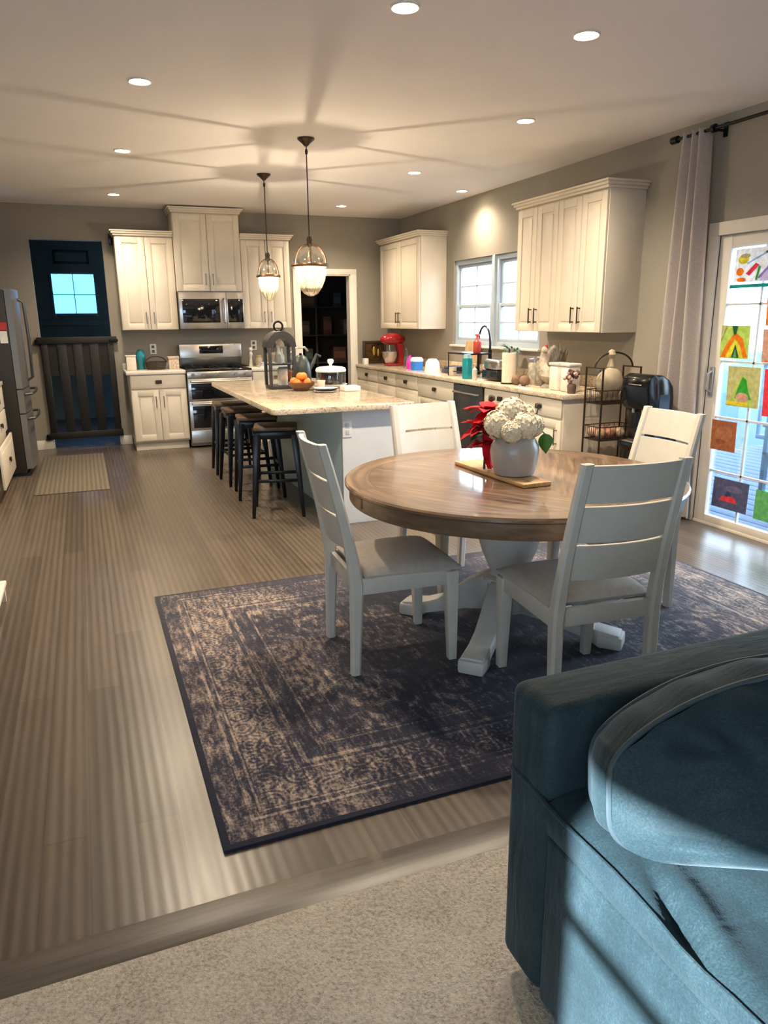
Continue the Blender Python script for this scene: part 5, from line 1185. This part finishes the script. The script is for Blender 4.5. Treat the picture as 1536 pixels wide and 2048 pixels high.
# stand mixer
mxr = thing('stand_mixer', 'red stand mixer on the counter under the far corner cabinet', 'mixer', (3.72, 8.95, ZR))
MB().box(3.60, 3.84, 8.86, 9.04, ZR, .915, .015).build('base', REDG, mxr)
MB().loftbar([(3.80, 8.95, .90), (3.80, 8.95, 1.05), (3.79, 8.95, 1.16)], [(.08, .12), (.075, .11), (.09, .12)]).build('column', REDG, mxr)
MB().ball((3.70, 8.95, 1.215), (.175, .085, .075)).build('head', REDG, mxr)
MB().lathe([(0, .918), (.06, .918), (.065, .93), (.095, 1.0), (.10, 1.06), (.096, 1.06), (.09, 1.0), (0, .93)], (3.66, 8.95, 0), 28).build('bowl', mat('mixer bowl', (.55, .48, .45), .2, metal=.7), mxr)
MB().cyl((3.655, 8.95, 1.15), (3.655, 8.95, 1.0), .012).build('beater', STEEL, mxr)
lat('cruet', [(0, 0), (.035, 0), (.04, .02), (.04, .09), (.016, .15), (.013, .22), (.018, .235), (0, .24)], 3.66, 8.42, glass('bottle glass', (.80, .86, .78), .2), 'clear stoppered glass bottle beside the mixer', 'bottle')
lat('detergent_bottle', [(0, 0), (.04, 0), (.042, .01), (.042, .10), (.018, .135), (.015, .16), (0, .16)], 3.60, 8.18, mat('pink soap', (.62, .03, .38), .3), 'bright pink bottle beside the blue tub on the counter', 'bottle')
tb_ = thing('detergent_tub', 'bright blue tub with a white lid on the counter', 'tub', (3.60, 7.98, ZR))
MB().lathe([(0, ZR), (.066, ZR), (.07, ZR+.01), (.072, ZR+.10), (0, ZR+.10)], (3.60, 7.98, 0), 26).build('tub', mat('tub blue', (.03, .22, .72), .35), tb_)
MB().lathe([(0, ZR+.1), (.075, ZR+.1), (.076, ZR+.12), (.06, ZR+.145), (0, ZR+.15)], (3.60, 7.98, 0), 26).build('lid', PLASTW, tb_)
lat('mixing_bowl', [(0, .15), (.045, .145), (.075, .11), (.085, .05), (.088, .0), (0, .0)], 3.62, 7.60, mat('white enamel', (.80, .80, .81), .3), 'upturned white bowl on the counter beside the blue tub', 'bowl', 28)
solo('dish_tray', MB().box(3.52, 3.78, 7.36, 8.30, ZR, ZR+.0, 0) if 0 else MB().box(3.66, 3.86, 7.22, 7.46, ZR, ZR+.045, .012).box(3.68, 3.84, 7.24, 7.44, ZR+.045, ZR+.075, .01), mat('navy tray', (.02, .025, .05), .4), 'low navy dish beside the upturned white bowl', 'dish', (3.76, 7.34, ZR))
cb_ = MB().box(-.01, .01, -.16, .16, 0, .34, .008); cb_.bm.transform(Matrix.Translation((3.985, 7.42, ZR+.002)) @ Matrix.Rotation(math.radians(9), 4, 'Y'))
solo('cutting_board', cb_, CUTW, 'tan wooden cutting board leaning beside the window', 'board', (3.98, 7.42, ZR))
# faucet and sink
fc = thing('faucet', 'tall black gooseneck faucet at the sink under the window', 'faucet', (3.90, 6.90, ZR))
MB().lathe([(0, ZR), (.028, ZR), (.028, ZR+.01), (.020, ZR+.03), (.016, ZR+.08), (0, ZR+.08)], (3.88, 7.02, 0), 18).build('base', BLACK, fc)
pts = [(3.88, 7.02, ZR+.05), (3.88, 7.02, ZR+.33)]+[(3.88-.03*(1-math.cos(PI*i/12))*.8, 7.02-.165*(1-math.cos(PI*i/12)), ZR+.33+.17*math.sin(PI*i/12)) for i in range(1, 13)]+[(3.832, 6.69, ZR+.20)]
MB().tube(pts, .0115, 10).build('spout', BLACK, fc)
MB().cyl((3.832, 6.69, ZR+.27), (3.832, 6.69, ZR+.15), .017, .02).build('spray_head', BLACK, fc)
MB().tube([(3.88, 7.04, ZR+.06), (3.87, 7.09, ZR+.10)], .007, 8).build('lever', BLACK, fc)
rck = thing('dish_rack', 'black dish rack with a bar, standing before the window', 'dish rack', (3.67, 6.84, ZR))
rk = MB()
for zz in (ZR+.05, ZR+.23): rk.tube([(3.55, 6.62, zz), (3.79, 6.62, zz), (3.79, 7.06, zz), (3.55, 7.06, zz)], .006, 6, closed=True)
for x, y in ((3.55, 6.62), (3.79, 6.62), (3.79, 7.06), (3.55, 7.06)): rk.tube([(x, y, ZR), (x, y, ZR+.23)], .006, 6)
rk.build('rack_frame', BLACK, rck)
MB().box(3.54, 3.80, 6.61, 7.07, ZR+.228, ZR+.240, .003).build('shelf', BLACK, rck)
lat('mug', [(0, .0), (.035, 0), (.04, .01), (.04, .09), (.036, .09), (.034, .012), (0, .01)], 3.56, 6.98, mat('mug beige', (.58, .50, .40), .4), 'beige mug under the dish rack shelf', 'mug')
zs = ZR+.241
solo('soap_dispenser', MB().lathe([(0, zs), (.036, zs), (.040, zs+.01), (.040, zs+.11), (.016, zs+.14), (.014, zs+.16), (.022, zs+.165), (.022, zs+.185), (0, zs+.185)], (3.70, 6.72, 0), 20), mat('red soap', (.55, .07, .05), .3), 'red soap bottle on the dish rack shelf', 'bottle', (3.70, 6.72, zs))
tl = thing('spray_bottle', 'tall teal bottle at the counter front before the dish rack', 'bottle', (3.50, 6.55, ZR))
MB().lathe([(0, ZR), (.048, ZR), (.05, ZR+.01), (.05, ZR+.09), (.05, ZR+.17), (.046, ZR+.20), (0, ZR+.205)], (3.50, 6.55, 0), 24).build('body', mat('teal liquid', (.01, .26, .30), .15), tl)
MB().lathe([(0, ZR+.2), (.035, ZR+.2), (.035, ZR+.235), (0, ZR+.235)], (3.50, 6.55, 0), 20).build('cap', mat('teal cap', (.35, .60, .64), .3), tl)
lat('soap_bottle', [(0, 0), (.022, 0), (.024, .01), (.024, .10), (.008, .12), (.007, .15), (.016, .155), (0, .16)], 3.48, 6.36, mat('clear soap', (.62, .58, .52), .3), 'slim pale pump bottle beside the teal bottle', 'bottle')
rd = thing('toaster', 'black and steel toaster on the counter beside the paper towel roll', 'toaster', (3.66, 6.22, ZR))
MB().box(3.56, 3.76, 6.08, 6.37, ZR+.01, ZR+.10, .012).build('base', BLACKP, rd)
MB().box(3.57, 3.75, 6.09, 6.36, ZR+.10, ZR+.20, .025, seg=3).build('shell', STEEL, rd)
MB().box(3.62, 3.645, 6.13, 6.32, ZR+.199, ZR+.203).box(3.675, 3.70, 6.13, 6.32, ZR+.199, ZR+.203).build('slot', BLACKP, rd)
ptl = thing('paper_towel_roll', 'upright roll of paper towels on the long counter', 'paper towels', (3.56, 5.87, ZR))
MB().lathe([(0, 0+ZR), (.07, ZR), (.07, ZR+.012), (0, ZR+.012)], (3.56, 5.87, 0), 26).build('holder', BRONZE, ptl)
MB().lathe([(.018, ZR+.013), (.062, ZR+.013), (.063, ZR+.275), (.018, ZR+.275)], (3.56, 5.87, 0), 30).build('roll', mat('towel paper', (.82, .72, .58), .9, bump=.3, bscale=120), ptl)
MB().cyl((3.56, 5.87, ZR+.27), (3.56, 5.87, ZR+.31), .008).build('holder_tip', BRONZE, ptl)
pp = thing('potted_plant', 'leafy green plant in a tall grey-white pot before the window', 'plant', (3.93, 6.42, ZR))
MB().lathe([(0, ZR), (.05, ZR), (.068, ZR+.29), (.060, ZR+.29), (.05, ZR+.26), (0, ZR+.255)], (3.93, 6.42, 0), 24).build('pot', mat('pot grey white', (.55, .52, .48), .5), pp)
pl_ = MB(); rnd = random.Random(11)
for i in range(46):
    a = rnd.uniform(0, 6.28); e = rnd.uniform(.1, 1.6); leaf(pl_, (3.93+.02*math.cos(a), 6.42+.02*math.sin(a), ZR+.265), (math.cos(a), math.sin(a), e), (0, 0, 1), rnd.uniform(.10, .19) if math.cos(a) < .2 else .07, .018, curl=.35)
pl_.build('foliage', mat('plant leaf', (.08, .17, .05), .5, var=.4), pp, ang=60)
for i, (y, h, c, lb) in enumerate(((5.70, .20, (.40, .36, .30), 'grey glass jar beside the paper towel roll'), (5.58, .22, (.30, .27, .22), 'brown-grey glass jar second from the paper towel roll'))):
    j = thing('storage_jar', lb, 'jar', (3.72, y, ZR), 'jars on the long counter')
    MB().lathe([(0, ZR), (.052, ZR), (.056, ZR+.01), (.056, ZR+h-.03), (.045, ZR+h), (0, ZR+h)], (3.72, y, 0), 24).build('jar', mat('jar body %d' % i, c, .2, var=.4, scale=20), j)
    MB().lathe([(0, ZR+h), (.05, ZR+h), (.05, ZR+h+.025), (.02, ZR+h+.03), (0, ZR+h+.045)], (3.72, y, 0), 24).build('lid', mat('jar lid', (.30, .28, .25), .3, metal=.6), j)
for i, y in enumerate((5.76, 5.63)):
    lat_ = MB().ball((3.56, y-.03, ZR+.045), (.045, .05, .045), lump=.15, freq=2, seed=i)
    solo('potato', lat_, mat('potato skin', (.20, .12, .08), .7, var=.3), ('dark potato lying nearest the paper towel roll', 'dark potato lying nearest the rooster ornament')[i], 'potato', (3.56, y-.03, ZR))
# rooster ornament: carved grey figure
ro = thing('rooster_figurine', 'grey and cream carved rooster ornament on the long counter', 'figurine', (3.66, 5.36, ZR))
RO = mat('carved stone', (.20, .17, .135), .6, var=.55, scale=26, bump=.6, bscale=50); RO2 = mat('carved cream', (.40, .34, .27), .6, var=.35, scale=22, bump=.4, bscale=60)
MB().lathe([(0, ZR), (.08, ZR), (.07, ZR+.02), (.03, ZR+.05), (0, ZR+.05)], (3.66, 5.36, 0), 20).build('base', RO, ro)
b_ = MB(); b_.ball((3.66, 5.36, ZR+.12), (.075, .13, .085), lump=.18, freq=2.5)
b_.tube([(3.66, 5.43, ZR+.14), (3.66, 5.47, ZR+.22), (3.66, 5.455, ZR+.29)], [.06, .045, .032], 12); b_.ball((3.66, 5.455, ZR+.31), (.03, .036, .034)); b_.build('body', RO2, ro)
tl_ = MB()
for i in range(7): a = -.5+i*.17; leaf(tl_, (3.66+.01*(i-3), 5.29, ZR+.14), (.12*(i-3), -.25-.12*abs(i-3)*.3, 1), (.2*(i-3), -1, .2), .26-.02*abs(i-3), .035, curl=.1)
tl_.ball((3.66, 5.33, ZR+.24), (.05, .05, .11), lump=.3, freq=3); tl_.build('tail', RO, ro, ang=60)
cm = MB()
for i in range(4): cm.ball((3.66, 5.43+.017*i, ZR+.345-.006*i), (.008, .011, .02), seg=8)
cm.ball((3.66, 5.49, ZR+.285), (.009, .009, .02), seg=8); cm.build('comb', mat('comb red', (.30, .05, .035), .5), ro)
CN = [(3.60, 5.155, 'white canister closer to the rooster ornament'), (3.60, 4.995, 'white canister at the open end of the counter')]
for i, (x, y, lb) in enumerate(CN):
    c = thing('kitchen_canister', lb, 'canister', (x, y, ZR), 'white canisters on the long counter')
    MB().box(x-.055, x+.055, y-.060, y+.060, ZR, ZR+.20, .016).build('jar', mat('canister white', (.76, .72, .64), .35), c)
    MB().box(x-.060, x+.060, y-.065, y+.065, ZR+.20, ZR+.225, .008).build('lid', mat('canister lid', (.60, .60, .55), .35), c)
df = thing('dried_flowers', 'small cluster of dried brown and pink flowers at the counter corner', 'flowers', (3.52, 4.86, ZR))
MB().lathe([(0, ZR), (.03, ZR), (.036, ZR+.06), (.028, ZR+.075), (0, ZR+.07)], (3.52, 4.86, 0), 18).build('pot', mat('pot brown', (.10, .06, .045), .6), df)
d_ = MB(); rnd = random.Random(21)
for i in range(22):
    a = rnd.uniform(0, 6.28); q = rnd.uniform(.02, .055); d_.ball((3.52+q*math.cos(a), 4.86+q*math.sin(a), ZR+rnd.uniform(.08, .18)), .016, seg=6, lump=.4, seed=i, mi=i % 2)
d_.build('blooms', [mat('dried brown', (.12, .06, .05), .8), mat('dried pink', (.50, .34, .27), .8)], df)
solo('pepper_grinder', MB().lathe([(0, ZR), (.022, ZR), (.020, ZR+.05), (.014, ZR+.10), (.020, ZR+.14), (.016, ZR+.17), (0, ZR+.18)], (3.80, 4.90, 0), 16), mat('grinder grey', (.10, .10, .10), .4), 'dark grinder behind the white canisters', 'grinder', (3.80, 4.90, ZR))

# ------------------------------------------------------------------ white step stool at the left edge
sp_ = thing('step_stool', 'low white step stool just inside the picture before the cabinets', 'step stool', (-.75, 4.06, 0))
MB().box(-.80, -.515, 3.85, 4.27, .09, .115, .004).build('lower_step', WHITE, sp_)
MB().box(-1.05, -.78, 3.85, 4.27, .25, .275, .004).build('upper_step', WHITE, sp_)
for yy in (3.855, 4.245): MB().prism([(-1.05, 0), (-1.05, .25), (-.78, .25), (-.78, .09), (-.525, .09), (-.525, 0), (-.60, 0), (-.63, .05), (-.92, .05), (-.95, 0)], 'XZ', yy, yy+.02).build('side_panel', WHITE, sp_)

# ------------------------------------------------------------------ light: sky, sun, portals, lamps
w = bpy.data.worlds.new('sky'); SC.world = w; w.use_nodes = True; nt = w.node_tree; nt.nodes.clear()
out = nt.nodes.new('ShaderNodeOutputWorld'); bg_ = nt.nodes.new('ShaderNodeBackground')
tc = nt.nodes.new('ShaderNodeTexCoord'); sep = nt.nodes.new('ShaderNodeSeparateXYZ'); L(nt, tc.outputs['Generated'], sep.inputs[0])
k = MX(nt)
colr = ramp(nt, k('ADD', k('MULTIPLY', sep.outputs[2], .5), .5), [(.0, (.45, .60, .75)), (.48, (.62, .80, 1.0)), (.60, (.70, .86, 1.0)), (1.0, (.38, .62, 1.0))])
L(nt, colr, bg_.inputs['Color']); bg_.inputs['Strength'].default_value = 14.0; L(nt, bg_.outputs[0], out.inputs['Surface'])
def area(name, loc, rot, sx, sy, energy=0, color=(1, 1, 1), portal=False):
    ld = bpy.data.lights.new(name, 'AREA'); ld.shape = 'RECTANGLE'; ld.size = sx; ld.size_y = sy; ld.energy = energy; ld.color = color
    if portal: ld.cycles.is_portal = True
    o = bpy.data.objects.new(name, ld); COL.objects.link(o); o.location = loc; o.rotation_euler = rot; return o
area('portal_door', (XR+.13, (SY0+SY1)/2, SZ/2), (0, PI/2, 0), SZ, SY1-SY0, 1, portal=True)
area('portal_window', (XR+.13, (WY0+WY1)/2, (WZ0+WZ1)/2), (0, PI/2, 0), WZ1-WZ0, WY1-WY0, 1, portal=True)
area('portal_hall', (-.03, 12.64, 1.88), (-PI/2, 0, 0), .6, .6, 1, portal=True)
area('portal_hall_added', (1.55, 10.95, 1.55), (0, PI/2, 0), 1.3, 1.5, 1, portal=True)  # sky light through the opening added in the hall side wall
area('portal_front', ((FW[0]+FW[1])/2, -3.74, (FW[2]+FW[3])/2), (PI/2, 0, 0), FW[1]-FW[0], FW[3]-FW[2], 1, portal=True)
area('portal_living', (LX-.14, (LW[0]+LW[1])/2, (LW[2]+LW[3])/2), (0, -PI/2, 0), LW[3]-LW[2], LW[1]-LW[0], 1, portal=True)
sun = bpy.data.lights.new('sun', 'SUN'); sun.energy = 45.0; sun.angle = math.radians(.6); sun.color = (.86, .95, 1.0)
so = bpy.data.objects.new('sun', sun); COL.objects.link(so)
so.rotation_euler = Vector((.80, .40, -.27)).to_track_quat('-Z', 'Y').to_euler()

# ------------------------------------------------------------------ camera
YAW, PITCH, ROLL, F_PX, CH_ = 3.78050687e-01, 2.56188745e-01, -1.02133249e-02, 1472.86, 1.465
Fw = Vector((math.sin(YAW)*math.cos(PITCH), math.cos(YAW)*math.cos(PITCH), -math.sin(PITCH)))
Rt = Vector((math.cos(YAW), -math.sin(YAW), 0)); Up = Rt.cross(Fw)
R2 = Rt*math.cos(ROLL)+Up*math.sin(ROLL); U2 = -Rt*math.sin(ROLL)+Up*math.cos(ROLL)
cam = bpy.data.cameras.new('camera'); co = bpy.data.objects.new('camera', cam); COL.objects.link(co)
co.matrix_world = Matrix(((R2.x, U2.x, -Fw.x, 0), (R2.y, U2.y, -Fw.y, 0), (R2.z, U2.z, -Fw.z, CH_), (0, 0, 0, 1)))
cam.sensor_fit = 'VERTICAL'; cam.sensor_height = 36.0; cam.lens = F_PX/2048*36.0; cam.clip_start = .02
SC.camera = co
SC.view_settings.view_transform = 'Standard'; SC.view_settings.exposure = 0.26; SC.view_settings.gamma = 1.0
SC.cycles.use_denoising = True
SC.cycles.max_bounces = 10; SC.cycles.transparent_max_bounces = 16; SC.cycles.diffuse_bounces = 5; SC.cycles.sample_clamp_indirect = 6.0
SC.cycles.caustics_reflective = False; SC.cycles.caustics_refractive = False
